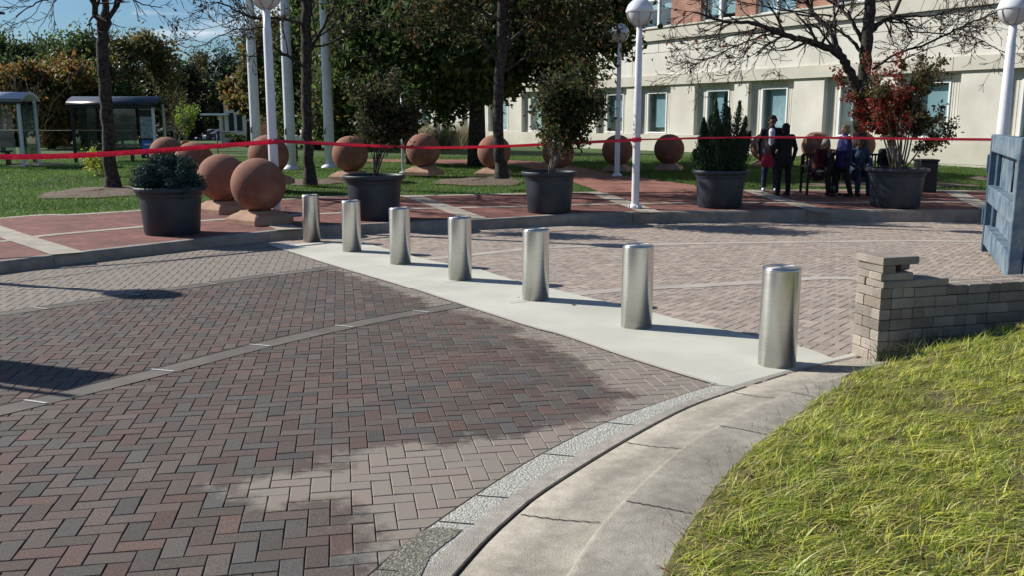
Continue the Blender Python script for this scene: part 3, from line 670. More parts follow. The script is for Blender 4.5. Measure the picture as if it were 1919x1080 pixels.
# ---------------------------------------------------------------- stone spheres
def sphere_stone():
    t = thing('stone_sphere', 'x', 'stone sphere', group='sandstone sphere bollards')
    s = MB().sphere((0, 0, 0.475 + 0.19), 0.475, 64, 40).build('ball', M['stone'], t)
    mb = MB(); prof = [(0.42, 0.0), (0.42, 0.10), (0.36, 0.16), (0.27, 0.205), (0.24, 0.24)]
    vs = []
    for h, z in prof:
        for x, y in ((-1, -1), (1, -1), (1, 1), (-1, 1)): vs.append((x * h, y * h, z - 0.02))
    fs = []
    for i in range(len(prof) - 1):
        for k in range(4): fs.append((i * 4 + k, i * 4 + (k + 1) % 4, (i + 1) * 4 + (k + 1) % 4, (i + 1) * 4 + k))
    fs.append((16, 17, 18, 19)); fs.append((3, 2, 1, 0))
    bevel(mb.add(vs, fs).build('pedestal', M['plinthstone'], t), 0.012)
    return t
sph = [(484, 346, 16.1, 'largest reddish stone sphere, beside the white lamp post on the walk'), (416, 333, 18.0, 'second reddish stone sphere, just left of the largest one'), (364, 302, 22.3, 'reddish stone sphere showing above the low spruce planter'),
       (313, 288, 25.6, 'farthest left stone sphere, its top above the red tape'), (503, 290, 21.7, 'stone sphere behind the white lamp post, half hidden by it'), (656, 288, 24.3, 'stone sphere behind the thin leafy plant of the second planter'),
       (793, 281, 25.5, 'stone sphere standing clear between the second and third planters'), (926, 284, 25.9, 'stone sphere behind the rough trunk of the tree in the lawn'), (1046, 285, 27.2, 'stone sphere behind the many stemmed shrub of the third planter'),
       (1157, 281, 28.2, 'stone sphere behind the farther slim white lamp post'), (1254, 279, 28.9, 'stone sphere right of the two white lamp posts'), (1433, 275, 31.0, 'stone sphere partly hidden behind the standing man in a pale shirt'), (1529, 273, 30.9, 'stone sphere behind the person seated on the bench end'), (1612, 272, 30.0, 'stone sphere behind the woman in blue and the red shrub')]
s0 = sphere_stone()
for i, (x, y, Y, lb) in enumerate(sph):
    c = GD(x, y, Y); o = s0 if i == 0 else copy_tree(s0); o.location = (c.x, c.y, c.z - 0.665); o['label'] = lb; o.rotation_euler = (0, 0, R(-38 + 2 * i))

# ---------------------------------------------------------------- lamp posts and flagpoles
def lamp(x, Y, zb, zc, rg, rp0, rp1, label, rz=0.3, flange=True):
    t = thing('lamp_post', label, 'lamp post', (x, Y, zb), rz, 'white globe lamp posts'); h = zc - zb
    mb = MB(); mb.lathe([(rp0, 0), (rp0, 0.02), (rp0 * 0.97, 0.3 * h), (rp1 * 1.15, h - rg - 0.32), (rp1, h - rg - 0.30), (rp1, h - rg + 0.02)], n=20); mb.build('pole', M['white'], t)
    if flange:
        fb = MB(); fb.lathe([(rp0 + 0.055, 0.0), (rp0 + 0.055, 0.035), (rp0 + 0.03, 0.07), (rp0 + 0.002, 0.10)], n=20)
        for k in range(4):
            a = k * math.pi / 2; fb.lathe([(0.022, 0.0), (0.022, 0.065), (0.012, 0.075)], (math.cos(a) * (rp0 + 0.052), math.sin(a) * (rp0 + 0.052), 0), 8)
        fb.build('base', M['white'], t)
    MB().sphere((0, 0, h), rg, 32, 16, 0.06, 0.9999).lathe([(rg * 1.0, 0.0), (rg * 1.03, 0.01), (rg * 1.0, 0.05)], (0, 0, h), 32, cap=False).build('dome', M['white'], t)
    gl = bpy.data.materials.get('lamp_diffuser') or mat('lamp_diffuser', (0.52, 0.52, 0.52), 0.2)
    MB().sphere((0, 0, h), rg * 0.95, 32, 14, -0.97, 0.06).build('diffuser', gl, t)
    ribs = MB()
    for k in range(6):
        a = k * math.pi / 3; ribs.tube([(math.cos(a) * rg * 0.985 * math.cos(e), math.sin(a) * rg * 0.985 * math.cos(e), h + rg * 0.985 * math.sin(e)) for e in np.linspace(0.02, -1.35, 9)], 0.008, 5)
    rm = bpy.data.materials.get('rib_metal') or mat('rib_metal', (0.25, 0.25, 0.26), 0.5)
    ribs.build('cage', rm, t); return t
def gpost(xt, yb, zf=zs): return GZ(xt, yb, zf)
p = gpost(518, 413); lamp(p.x, p.y, p.z, GD(508, -12, p.y).z, 0.27, 0.088, 0.066, 'white globe lamp post on the left, by the largest stone sphere')
LA = p
p = gpost(1190, 390); lamp(p.x, p.y, p.z, GD(1198, 23, p.y).z, 0.272, 0.078, 0.058, 'white globe lamp post standing at the kerb near the centre')
LB_ = p
p = gpost(1156, 330); lamp(p.x, p.y, p.z, GD(1165, 62, p.y).z, 0.262, 0.075, 0.05, 'farther slim white globe lamp post behind the one at the kerb')
p = GD(1866, 380, 17.0); lamp(p.x, 17.0, zs(0, 17.0), GD(1887, 17, 17.0).z, 0.285, 0.12, 0.07, 'white globe lamp post on the right, rising behind the blue dumpster')
LC = Vector((p.x, 17.0, 0))
# the lamp post just out of frame whose shadow lies on the paving
lamp(-9.95, 12.0, zs(0, 12.0), 3.95, 0.29, 0.085, 0.06, 'white globe lamp post beyond the left edge, known by its shadow')
fl = [(479, 250, 466, 0, 31.0, 'left flagpole of the three, tall and white'), (545, 290, 528, 0, 29.0, 'middle white flagpole, right of the near lamp post'), (618, 297, 606, 0, 30.0, 'right flagpole of the three, white, left of the leafy trees')]
f0 = None
for (x1, y1, x2, y2, Y, lb) in fl:
    p = GD(x1, y1, Y)
    if f0 is None:
        f0 = thing('flagpole', lb, 'flagpole', group='tall white flagpoles on the lawn')
        MB().lathe([(0.165, 0), (0.165, 1.5), (0.15, 6), (0.10, 12), (0.05, 14)], n=20).build('pole', M['white'], f0)
        MB().lathe([(0.30, 0), (0.29, 0.05), (0.20, 0.12), (0.17, 0.16)], n=20).build('base', M['white'], f0)
        MB().tube([(-0.10, -0.16, 1.1), (-0.10, -0.16, 1.3)], 0.02, 6).build('cleat', M['black'], f0)
        o = f0
    else: o = copy_tree(f0)
    o.location = (p.x, Y, zs(0, Y)); o['label'] = lb
# low path light and thin sign posts
p = GD(556, 290, 33); t = thing('path_light', 'short path light with a small white globe by the flagpoles', 'lamp', (p.x, 33, zs(0, 33)))
MB().tube([(0, 0, 0), (0, 0, 0.65)], 0.04, 8).build('post', M['black'], t); MB().sphere((0, 0, 0.78), 0.17, 20, 12).build('globe', M['white'], t)
p = GD(755, 298, 27.0); t = thing('sign_post', 'thin white metal post behind the lawn trees, left of centre', 'post', (p.x, 27, zs(0, 27)))
MB().tube([(0, 0, 0), (0, 0, 2.3)], 0.045, 8).build('post', M['white'], t); MB().lathe([(0.11, 0), (0.11, 0.04), (0.05, 0.06)], n=14).build('base', M['white'], t)
p = GZ(409, 292, zs); t = thing('marker_post', 'thin black post standing on the far grass in front of the parked cars', 'post', (p.x, p.y, p.z))
MB().tube([(0, 0, 0), (0, 0, 0.85)], 0.02, 6).build('post', M['black'], t); MB().sphere((0, 0, 0.87), 0.03, 10, 6).build('knob', M['black'], t)
p = GD(3, 250, 40); t = thing('street_pole', 'tall black street pole at the left edge of the view', 'pole', (p.x, 40, 0.38))
MB().lathe([(0.10, 0), (0.08, 4), (0.06, 5.9)], n=12).build('pole', M['black'], t); MB().box((0.25, 0, 5.9), (0.7, 0.25, 0.1)).build('lantern', M['black'], t)

# ---------------------------------------------------------------- foliage and trees
def leafcloud(name, P, size, cols, parent, material, elong=1.6, fold=0.0, up=None):
    P = np.asarray(P, float); N = len(P)
    a = rng.normal(0, 1, (N, 3)); a /= np.linalg.norm(a, axis=1, keepdims=True)
    if up is not None: a = a * 0.5 + np.array(up)[None] * 1.0; a /= np.linalg.norm(a, axis=1, keepdims=True)
    b = rng.normal(0, 1, (N, 3)); b -= a * (a * b).sum(1, keepdims=True); b /= np.linalg.norm(b, axis=1, keepdims=True)
    s = size * rng.uniform(0.6, 1.3, (N, 1)); L = a * s * elong / 2; Wd = b * s / 2
    nrm = np.cross(a, b) * s * 0.18
    V = np.stack([P - L, P - Wd * 0.9 + nrm, P + L, P + Wd * 0.9 + nrm], 1).reshape(-1, 3)
    return raw(name, V, None, material, np.repeat(cols, 4, 0), parent)
def pick(pal, N, w=None, var=0.25):
    pal = np.array(pal); w = np.ones(len(pal)) if w is None else np.array(w, float)
    return pal[rng.choice(len(pal), N, p=w / w.sum())] * rng.uniform(1 - var, 1 + var, (N, 1))
def branch(mb, tips, p, d, r, L, depth, spread=0.6, nseg=5, up=0.1, kids=(3, 5), minr=0.004, wig=0.12, sides=6, ratio=0.62, leafdepth=1):
    pts = [Vector(p)]; rad = [r]; d = Vector(d).normalized(); r1 = max(minr, r * 0.45)
    for i in range(nseg):
        d = (d + Vector((random.gauss(0, wig), random.gauss(0, wig), random.gauss(0, wig) + up))).normalized()
        pts.append(pts[-1] + d * L / nseg); rad.append(r + (r1 - r) * (i + 1) / nseg)
    mb.tube(pts, rad, sides)
    if depth <= leafdepth:
        for q in pts[1:]: tips.append(q)
    if depth > 0:
        for k in range(random.randint(*kids)):
            i = random.randint(1, nseg); t = (pts[i] - pts[i - 1]).normalized()
            s = t.orthogonal().normalized(); s = Quaternion(t, random.uniform(0, 6.28)) @ s
            nd = (t + s * random.uniform(spread * 0.6, spread * 1.5)).normalized()
            branch(mb, tips, pts[i], nd, max(minr, rad[i] * 0.65), L * ratio * random.uniform(0.7, 1.2), depth - 1, spread, max(3, nseg - 1), up, kids, minr, wig, max(4, sides - 1), ratio, leafdepth)
def px_branch(Y, pts, r0, r1, mb, tips, dz=0.0, twigs=10, tl=0.9, depth=2, minr=0.006, sides=7, ox=0.0):
    """a limb traced at its own distance Y, leaning dz metres nearer/farther along its length"""
    n = len(pts); P = [GD(x, y, Y + dz * i / max(1, n - 1)) for i, (x, y) in enumerate(pts)]
    c = []
    Q = [2 * P[0] - P[1]] + P + [2 * P[-1] - P[-2]]
    for i in range(1, len(Q) - 2):
        for k in range(5):
            t = k / 5; a, b, cc, d = Q[i - 1], Q[i], Q[i + 1], Q[i + 2]
            c.append(0.5 * ((2 * b) + (cc - a) * t + (2 * a - 5 * b + 4 * cc - d) * t * t + (3 * b - a - 3 * cc + d) * t ** 3))
    c.append(P[-1]); m = len(c); rad = [r0 + (r1 - r0) * i / (m - 1) for i in range(m)]
    c = [q + Vector((random.gauss(0, 0.012), random.gauss(0, 0.03), random.gauss(0, 0.012))) if 0 < i < m - 1 else q for i, q in enumerate(c)]
    mb.tube(c, rad, sides)
    for k in range(twigs):
        i = random.randint(max(1, m // 4), m - 1); t = (c[i] - c[i - 1]).normalized(); s = Quaternion(t, random.uniform(0, 6.28)) @ t.orthogonal().normalized()
        branch(mb, tips, c[i], (t * 0.9 + s * 0.9), max(minr, rad[i] * 0.5), tl * random.uniform(0.5, 1.2), depth, 0.6, 5, 0.02, (2, 4), minr, 0.14, 4, 0.6)
    return c
def crown_pts(c, rx, ry, rz, n, clumps=26, cl=0.30, hollow=0.35, flat=-1.0):
    out = []; cs = []
    for k in range(clumps):
        v = Vector((random.gauss(0, 1), random.gauss(0, 1), random.gauss(0, 1))).normalized(); f = random.uniform(hollow, 1.0) ** 0.6
        if v.z < flat: v.z = flat * random.random()
        cs.append((c[0] + v.x * rx * f, c[1] + v.y * ry * f, c[2] + v.z * rz * f, random.uniform(0.6, 1.35)))
    cs = np.array(cs); idx = rng.integers(0, clumps, n); P = cs[idx, :3] + rng.normal(0, 1, (n, 3)) * cs[idx, 3:4] * cl * np.array([[rx, ry, rz * 0.8]]) * 0.62
    return P, idx
def leafy_tree(name, label, x, y, h, cw, trunk_r, pal, w=None, n=16000, size=0.16, clumps=30, crown_lo=0.2, group=None, bark='bark', var=0.3, dens=0.3, squash=1.0, cat='tree'):
    z0 = zs(x, y); t = thing(name, label, cat, (x, y, z0), 0, group)
    mb = MB(); tips = []
    mb.tube([(0, 0, -0.1), (0.03, 0, h * 0.2), (0.05, 0.04, h * 0.5), (0, 0, h * 0.85)], [trunk_r * 1.25, trunk_r, trunk_r * 0.7, trunk_r * 0.2], 9)
    for k in range(9):
        a = random.uniform(0, 6.28); zz = h * random.uniform(max(0.18, crown_lo), 0.7)
        branch(mb, tips, (0.03, 0, zz), (math.cos(a), math.sin(a), 0.7), trunk_r * 0.4, cw * 0.5, 1, 0.6, 4, 0.1, (2, 3), 0.012, 0.12, 5)
    mb.build('trunk', M[bark], t)
    cz = h * (1 + crown_lo) / 2; P, idx = crown_pts((0, 0, cz), cw / 2, cw / 2 * squash, h * (1 - crown_lo) / 2, n, clumps, dens)
    P = P[P[:, 2] > h * crown_lo * 0.6]
    tone = rng.uniform(0.7, 1.3, clumps)
    C = pick(pal, len(P), w, var)
    leafcloud('crown', P, size, np.clip(C, 0.003, 1), t, M['leaf'])
    return t

# --- bare and half-bare lawn trees
def bare_tree(name, label, base, trunk, limbs, leaves=None, Y=22, tr=(0.15, 0.1), bark='bark', extra=None):
    """built at the scene origin offset, then re-based on its own foot"""
    mb = MB(); tips = []
    tc_ = [GD(x, y, Y) for x, y in trunk]; n = len(tc_)
    px_branch(Y, trunk, tr[0], tr[1], mb, tips, 0, 0, sides=12)
    mb.lathe([(tr[0] * 1.5, -0.1), (tr[0] * 1.25, 0.08), (tr[0] * 1.0, 0.3)], tuple(tc_[0]), 12, cap=False)
    for pts, r0, r1, dz, tw, tl, dp in limbs: px_branch(Y, pts, r0, r1, mb, tips, dz, tw, tl, dp)
    b = tc_[0]; mb.v = [(v[0] - b.x, v[1] - b.y, v[2] - b.z) for v in mb.v]
    t = thing(name, label, 'tree', tuple(b)); mb.build('trunk', M[bark], t)
    if leaves:
        pal, cnt, size, sc = leaves; T = np.array([(q.x - b.x, q.y - b.y, q.z - b.z) for q in tips])
        P = T[rng.integers(0, len(T), cnt)] + rng.normal(0, sc, (cnt, 3)); leafcloud('crown', P, size, pick(pal, cnt), t, M['leaf'])
    return t
bare_tree('bare_tree', 'bare forked tree in the left lawn, in front of the bus shelter', (210, 350), [(212, 352), (205, 290), (200, 200), (193, 100), (193, 40)],
    [([(193, 60), (180, 20), (165, -20), (150, -80)], 0.085, 0.04, -1.5, 12, 1.2, 2), ([(193, 50), (197, 0), (200, -60), (205, -140)], 0.10, 0.05, 0.3, 14, 1.3, 2), ([(197, 60), (212, 22), (232, -10), (262, -60)], 0.075, 0.035, 1.0, 12, 1.2, 2),
     ([(232, -10), (270, 8), (305, 14)], 0.02, 0.008, -0.5, 5, 0.5, 1), ([(262, -50), (330, -20), (400, -30), (470, -10)], 0.03, 0.01, -1, 12, 0.8, 2), ([(165, -20), (120, -10), (70, 5), (30, 30)], 0.03, 0.01, -1, 12, 0.9, 2)], None, 22.3, (0.165, 0.13))
bare_tree('bare_tree', 'dark trunked tree between the flagpoles with bare side branches', (580, 336), [(581, 337), (578, 270), (574, 180), (573, 90), (574, 0), (573, -60)],
    [([(572, 125), (545, 108), (525, 95), (500, 85)], 0.045, 0.02, -0.8, 7, 0.8, 2), ([(574, 110), (600, 60), (625, 10), (650, -30)], 0.05, 0.025, 0.6, 9, 1.0, 2), ([(572, 45), (530, 35), (470, 30), (420, 8), (395, 3)], 0.045, 0.012, -0.6, 14, 0.8, 2),
     ([(530, 35), (480, 52), (430, 58), (380, 84), (345, 88)], 0.022, 0.006, -0.6, 10, 0.6, 2), ([(573, 90), (620, 80), (660, 55), (720, 30)], 0.03, 0.012, 0.8, 10, 0.9, 2), ([(573, 10), (545, -30), (520, -60)], 0.05, 0.03, 0, 8, 1, 2), ([(573, -20), (620, -60), (660, -90)], 0.05, 0.03, 0, 8, 1, 2)],
    ([(0.09, 0.07, 0.025), (0.05, 0.05, 0.02), (0.12, 0.07, 0.03)], 1000, 0.06, 0.10), 22.8, (0.135, 0.12))
bare_tree('leafy_tree', 'rough barked tree in the middle lawn with dark sparse leaves', (937, 326), [(940, 326), (934, 270), (934, 180), (940, 90), (942, 0), (944, -70)],
    [([(934, 165), (945, 118), (955, 60), (965, 10)], 0.06, 0.03, 0.8, 8, 1.0, 2), ([(936, 120), (900, 70), (860, 40), (820, 30)], 0.05, 0.02, 1.2, 12, 1.0, 2), ([(940, 90), (985, 50), (1020, 15), (1060, -10)], 0.05, 0.02, 0.5, 12, 1.0, 2), ([(941, 40), (880, 10), (830, -30)], 0.045, 0.02, -0.6, 12, 1, 2), ([(942, 10), (1010, -30), (1070, -50)], 0.045, 0.02, -0.6, 12, 1, 2), ([(936, 140), (990, 105), (1040, 80), (1100, 70)], 0.035, 0.01, 0.8, 12, 0.9, 2)],
    ([(0.06, 0.09, 0.03), (0.08, 0.085, 0.03), (0.045, 0.07, 0.024), (0.12, 0.07, 0.03)], 7000, 0.085, 0.16), 22.0, (0.135, 0.11))
bare_tree('bare_tree', 'large bare spreading tree in front of the building on the right', (1615, 340), [(1618, 345), (1614, 280), (1612, 200), (1620, 130), (1626, 60), (1632, 0), (1636, -60)],
    [([(1608, 165), (1590, 130), (1574, 103), (1540, 85), (1500, 72), (1453, 58), (1410, 42), (1360, 40), (1300, 22)], 0.125, 0.02, -1.6, 26, 0.9, 2),
     ([(1574, 103), (1560, 62), (1535, 35), (1512, 5), (1495, -40)], 0.085, 0.04, 0.8, 12, 1.0, 2),
     ([(1453, 62), (1425, 67), (1370, 90), (1314, 116), (1275, 130)], 0.03, 0.006, -0.6, 18, 0.7, 2), ([(1500, 72), (1460, 90), (1430, 66), (1400, 95), (1385, 120)], 0.02, 0.006, 0.5, 10, 0.5, 2),
     ([(1420, 52), (1350, 72), (1300, 82), (1280, 95)], 0.02, 0.006, 0.9, 12, 0.6, 2), ([(1425, 66), (1445, 110), (1460, 140)], 0.012, 0.004, 0.4, 8, 0.4, 1),
     ([(1618, 80), (1600, 45), (1580, 20), (1545, -5)], 0.06, 0.03, 1.0, 9, 0.8, 2), ([(1612, 95), (1590, 70), (1560, 50), (1552, 40)], 0.05, 0.02, 1.0, 7, 0.7, 2), ([(1632, 57), (1655, 38), (1672, 27), (1690, -10), (1700, -40)], 0.075, 0.03, 0.9, 10, 0.9, 2),
     ([(1672, 27), (1695, 42), (1706, 60), (1708, 75), (1690, 95), (1650, 118)], 0.03, 0.008, -0.8, 12, 0.6, 2), ([(1636, 130), (1680, 100), (1740, 80), (1790, 55), (1850, 30), (1910, 12), (1990, -10)], 0.035, 0.012, -1.2, 30, 0.8, 2),
     ([(1636, 118), (1690, 112), (1740, 90), (1800, 70), (1840, 38)], 0.02, 0.006, 0.8, 16, 0.6, 2), ([(1706, 58), (1760, 62), (1820, 68), (1880, 95), (1930, 100)], 0.02, 0.006, 0.6, 16, 0.6, 2), ([(1672, 27), (1740, 30), (1800, 15), (1860, 10)], 0.03, 0.01, 0.8, 18, 0.7, 2), ([(1740, 80), (1740, 120), (1790, 140)], 0.012, 0.004, 0, 9, 0.5, 1),
     ([(1560, 30), (1480, 20), (1400, 5), (1330, -10)], 0.025, 0.008, -0.8, 14, 0.7, 2)],
    ([(0.25, 0.08, 0.03), (0.16, 0.10, 0.04)], 420, 0.07, 0.05), 23.5, (0.19, 0.125))

DK = [(0.062, 0.105, 0.032), (0.082, 0.125, 0.038), (0.045, 0.075, 0.026), (0.11, 0.12, 0.04), (0.11, 0.17, 0.048)]
DKW = [4, 3, 3, 1.5, 1.5]
p = GD(893, 270, 31); leafy_tree('leafy_tree', 'large dark leafy tree with a thick trunk in front of the cream building', p.x, 31, 8.4, 8.2, 0.27, DK + [(0.13, 0.08, 0.035)], DKW + [0.8], 54000, 0.15, 58, 0.20, 'dark leafy trees before the building', dens=0.22)
p = GD(772, 270, 31.5); leafy_tree('leafy_tree', 'dark leafy tree right of the flagpoles, its leaves hanging low', p.x, 31.5, 8.2, 5.2, 0.2, DK, DKW, 40000, 0.14, 44, 0.13, 'dark leafy trees before the building', dens=0.24)
p = GD(1045, 262, 30); leafy_tree('leafy_tree', 'dark brownish leafy tree reaching towards the slim lamp post', p.x, 30, 7.8, 4.2, 0.18, DK + [(0.13, 0.08, 0.035), (0.15, 0.09, 0.04)], DKW + [1, 0.8], 24000, 0.14, 32, 0.30, 'dark leafy trees before the building', dens=0.26)
OL = [(0.153, 0.1445, 0.051), (0.119, 0.136, 0.051), (0.221, 0.17, 0.0595), (0.085, 0.1105, 0.0425)]
GR = [(0.06, 0.11, 0.034), (0.085, 0.135, 0.042), (0.045, 0.075, 0.027), (0.12, 0.15, 0.05)]
ORG = [(0.20, 0.14, 0.04), (0.15, 0.14, 0.04), (0.11, 0.125, 0.04), (0.26, 0.12, 0.04)]
DG = [(0.0195, 0.0364, 0.0208), (0.0286, 0.0468, 0.026), (0.0156, 0.026, 0.0169)]
for (xp, Y, h, cw, pal, lb, lo, nm) in ((528, 48, 7.2, 3.8, OL, 'olive yellow tree behind the left and middle flagpoles', 0.12, 'leafy_tree'), (466, 50, 4.0, 2.4, ORG, 'small russet tree in front of the little brick building', 0.5, 'leafy_tree'), (645, 44, 8.0, 5.0, OL + GR, 'olive green tree behind the right flagpole', 0.08, 'leafy_tree'),
        (415, 140, 14.5, 7.6, DG, 'dark tall evergreen left of the little brick building', 0.0, 'evergreen_tree'), (378, 138, 11.8, 8.5, ORG[1:] + OL, 'brown orange leaved tree left of the dark evergreen', 0.05, 'leafy_tree'), (265, 60, 6.7, 5.6, OL, 'round topped olive tree above the bus shelter roof', 0.05, 'leafy_tree'),
        (322, 138, 11.5, 9, OL + ORG[2:], 'olive brown tree right of the round topped one', 0.02, 'leafy_tree'), (150, 56, 6.4, 5.0, GR, 'deep green tree behind the trunk of the forked bare tree', 0.0, 'leafy_tree'), (95, 47, 4.8, 4.6, ORG, 'orange brown tree between the two bus shelters', 0.05, 'leafy_tree'), (40, 58, 6.7, 5.5, GR + OL[:1], 'green tree rising over the left bus shelter', 0.0, 'leafy_tree'),
        (-40, 54, 6.6, 6.0, GR, 'green tree at the far left edge of the view', 0.0, 'leafy_tree'), (205, 50, 4.2, 4.0, GR + ORG[:1], 'low green and rust tree behind the shelter glass', 0.0, 'leafy_tree'), (355, 80, 6.6, 3.0, DG, 'distant dark pine top in the gap of sky', 0.0, 'evergreen_tree'), (595, 46, 8.2, 4.2, GR, 'tall green tree deep behind the flagpoles', 0.0, 'leafy_tree'), (700, 42, 7.8, 5.0, DK + OL, 'tall dark tree at the back, left of the hanging leaves', 0.05, 'leafy_tree')):
    p = GD(xp, 262, Y); leafy_tree(nm, lb, p.x, Y, h, cw, 0.16, pal, None, int(9000 + 1500 * cw), 0.17, 30, lo, 'trees behind the far lawn', dens=0.27, squash=0.9)
# a loose wood closes the view far behind
def wood():
    P = []; C = []
    for i in range(46):
        xp = -250 + i * 24 + random.uniform(-8, 8); Y = random.uniform(84, 96); h = random.uniform(5.2, 7.2) if xp < 420 else random.uniform(8, 11)
        if 325 < xp < 450: Y += 75; h = 9.5
        c = GD(xp, 250, Y); q, idx = crown_pts((c.x, c.y, zs(0, Y) + h * 0.45), 3.2, 2.6, h * 0.52, 2600, 16, 0.36); P.append(q); C.append(pick([GR, OL, DG, GR][i % 4], 2600))
    o = leafcloud('far_wood', np.concatenate(P), 0.42, np.concatenate(C), None, M['leaf']); tag(o, 'dark far wood closing the view behind the trees', 'wood', kind='stuff')
wood()
# sprawling bare stems
def stems(name, label, cat, x, y, z, n, h, spread, r, mt='barkpale', leaves=None, group=None, depth=2, kids=(2, 3), lowcut=0.35):
    t = thing(name, label, cat, (x, y, z), 0, group); mb = MB(); tips = []
    for k in range(n):
        a = random.uniform(0, 6.28); s = random.uniform(0.3, 1) * spread
        branch(mb, tips, (0.05 * math.cos(a), 0.05 * math.sin(a), 0), (math.cos(a) * s, math.sin(a) * s, 1), r, h * random.uniform(0.8, 1.1), depth, 0.45, 6, 0.04, kids, 0.004, 0.07, 5, 0.5)
    mb.build('stems', M[mt], t)
    if leaves:
        pal, cnt, size, sc = leaves; T = np.array([tuple(q) for q in tips if q.z > h * lowcut] or [(0, 0, h)]); P = T[rng.integers(0, len(T), cnt)] + rng.normal(0, sc, (cnt, 3)); leafcloud('foliage', P, size, pick(pal, cnt), t, M['leaf'])
    return t
p = GZ(66, 305, zs); stems('sapling', 'cluster of thin bare saplings in front of the left bus shelter', 'sapling', p.x, p.y, p.z, 7, 2.6, 0.22, 0.018)
p = GZ(330, 285, zs); stems('sapling', 'tangle of thin bare stems beside the bus shelter', 'sapling', p.x, p.y, p.z, 9, 2.4, 0.3, 0.016, leaves=([(0.09, 0.08, 0.03)], 500, 0.07, 0.1))
p = GZ(188, 330, zs); stems('shrub', 'small yellowing shrub at the foot of the forked bare tree', 'shrub', p.x, p.y, p.z, 9, 0.55, 0.9, 0.008, leaves=([(0.42, 0.42, 0.06), (0.3, 0.36, 0.06)], 900, 0.05, 0.07))
p = GZ(348, 282, zs)
t = thing('orange_planter', 'slim orange planter holding a lime green plant', 'planter', (p.x, p.y, p.z)); MB().lathe([(0.07, 0), (0.17, 0.42), (0.18, 0.45), (0.15, 0.45)], n=20).build('pot', mat('orange_clay', (0.45, 0.09, 0.03), 0.7), t)
p2 = stems('lime_shrub', 'lime green upright plant above the orange planter', 'plant', p.x, p.y, p.z + 0.43, 6, 1.1, 0.22, 0.012, leaves=([(0.30, 0.42, 0.05), (0.22, 0.34, 0.05)], 1500, 0.075, 0.12))
# pale ornamental grasses and low shrubs along the facade
for i, (xp, Y) in enumerate(((757, 47), (800, 50), (838, 46), (875, 48), (672, 45), (700, 44))):
    c = GD(xp, 260, Y); n = 900; X = c.x + rng.normal(0, 0.28, n); YY = Y + rng.normal(0, 0.28, n); a = blades('ornamental_grass', X - c.x, YY - Y, np.zeros(n), rng.uniform(0.8, 1.7, n), np.full(n, 0.03), pick([(0.42, 0.37, 0.25), (0.30, 0.28, 0.17)], n), (0.05, 0), 0.3, 2)
    del a['kind']; a.location = (c.x, Y, zs(0, Y))
    tag(a, ['pale feathery grass clump before the building, third from the left', 'pale feathery grass clump left of the big dark trunk', 'pale feathery grass clump next to the big dark trunk', 'pale feathery grass clump behind the big dark trunk', 'leftmost pale feathery grass clump near the flagpoles', 'pale feathery grass clump second from the flagpoles'][i], 'grass clump', 'ornamental grass clumps')

# ---------------------------------------------------------------- planters
def pot(x, y, label, scale=1.0, hh=0.80):
    t = thing('planter', label, 'planter', (x, y, zs(x, y)), random.random(), 'round dark plastic planters'); k = scale
    mb = MB(); mb.lathe([(0.445 * k, 0.0), (0.46 * k, 0.02), (0.51 * k, hh - 0.19), (0.51 * k, hh - 0.16), (0.535 * k, hh - 0.14), (0.535 * k, hh - 0.10)], n=64, cap=False); mb.build('body', M['pot'], t)
    MB().lathe([(0.535 * k, hh - 0.10), (0.588 * k, hh - 0.07), (0.60 * k, hh - 0.055), (0.60 * k, hh - 0.012), (0.592 * k, hh), (0.55 * k, hh), (0.54 * k, hh - 0.03), (0.52 * k, hh - 0.12)], n=64, cap=False).build('rim', M['pot'], t)
    MB().lathe([(0.0, hh - 0.06), (0.3 * k, hh - 0.065), (0.53 * k, hh - 0.09)], n=32, cap=False).build('soil', M['soil'], t)
    return t
pots = {}
for k, (xp, yp, Y, sc, hh, lb) in enumerate(((313, 440, None, 0.93, 0.76, 'dark round planter at the left, holding the low blue spruce'), (699, 412, None, 0.97, 0.82, 'dark round planter behind the second and third bollards'), (1030, 399, None, 0.93, 0.80, 'dark round planter holding the many stemmed shrub'), (1353, 389, None, 0.97, 0.76, 'dark round planter holding the pointed juniper'), (1686, 389, None, 1.04, 0.80, 'dark round planter with a sunlit side, holding the red leaved shrub'))):
    g = GZ(xp, yp, zs); pots[k] = (g.x, g.y + 0.25, hh, sc); pot(g.x, g.y + 0.25, lb, sc, hh)
def pp(k, o=0.07): x, y, hh, sc = pots[k]; return x, y, zs(x, y) + hh - o
# blue spruce mound
x, y, z = pp(0); t = thing('dwarf_spruce', 'low mounded blue green spruce in the left planter', 'shrub', (x, y, z))
mb = MB(); tips = []
for k in range(70):
    a = random.uniform(0, 6.28); e = random.uniform(0.05, 1.5)
    branch(mb, tips, (0, 0, 0.02), (math.cos(a) * math.cos(e), math.sin(a) * math.cos(e), math.sin(e) * 0.8), 0.014, 0.42 * (1 - 0.1 * math.sin(e)), 1, 0.7, 4, 0.04, (3, 4), 0.004, 0.1, 4, 0.45)
mb.build('branches', M['bark'], t); T = np.array([tuple(q) for q in tips]); P = T[rng.integers(0, len(T), 44000)] + rng.normal(0, 0.036, (44000, 3))
leafcloud('foliage', P, 0.019, pick([(0.035, 0.075, 0.062), (0.05, 0.10, 0.085), (0.022, 0.05, 0.042)], len(P)), t, M['needle'], 2.6)
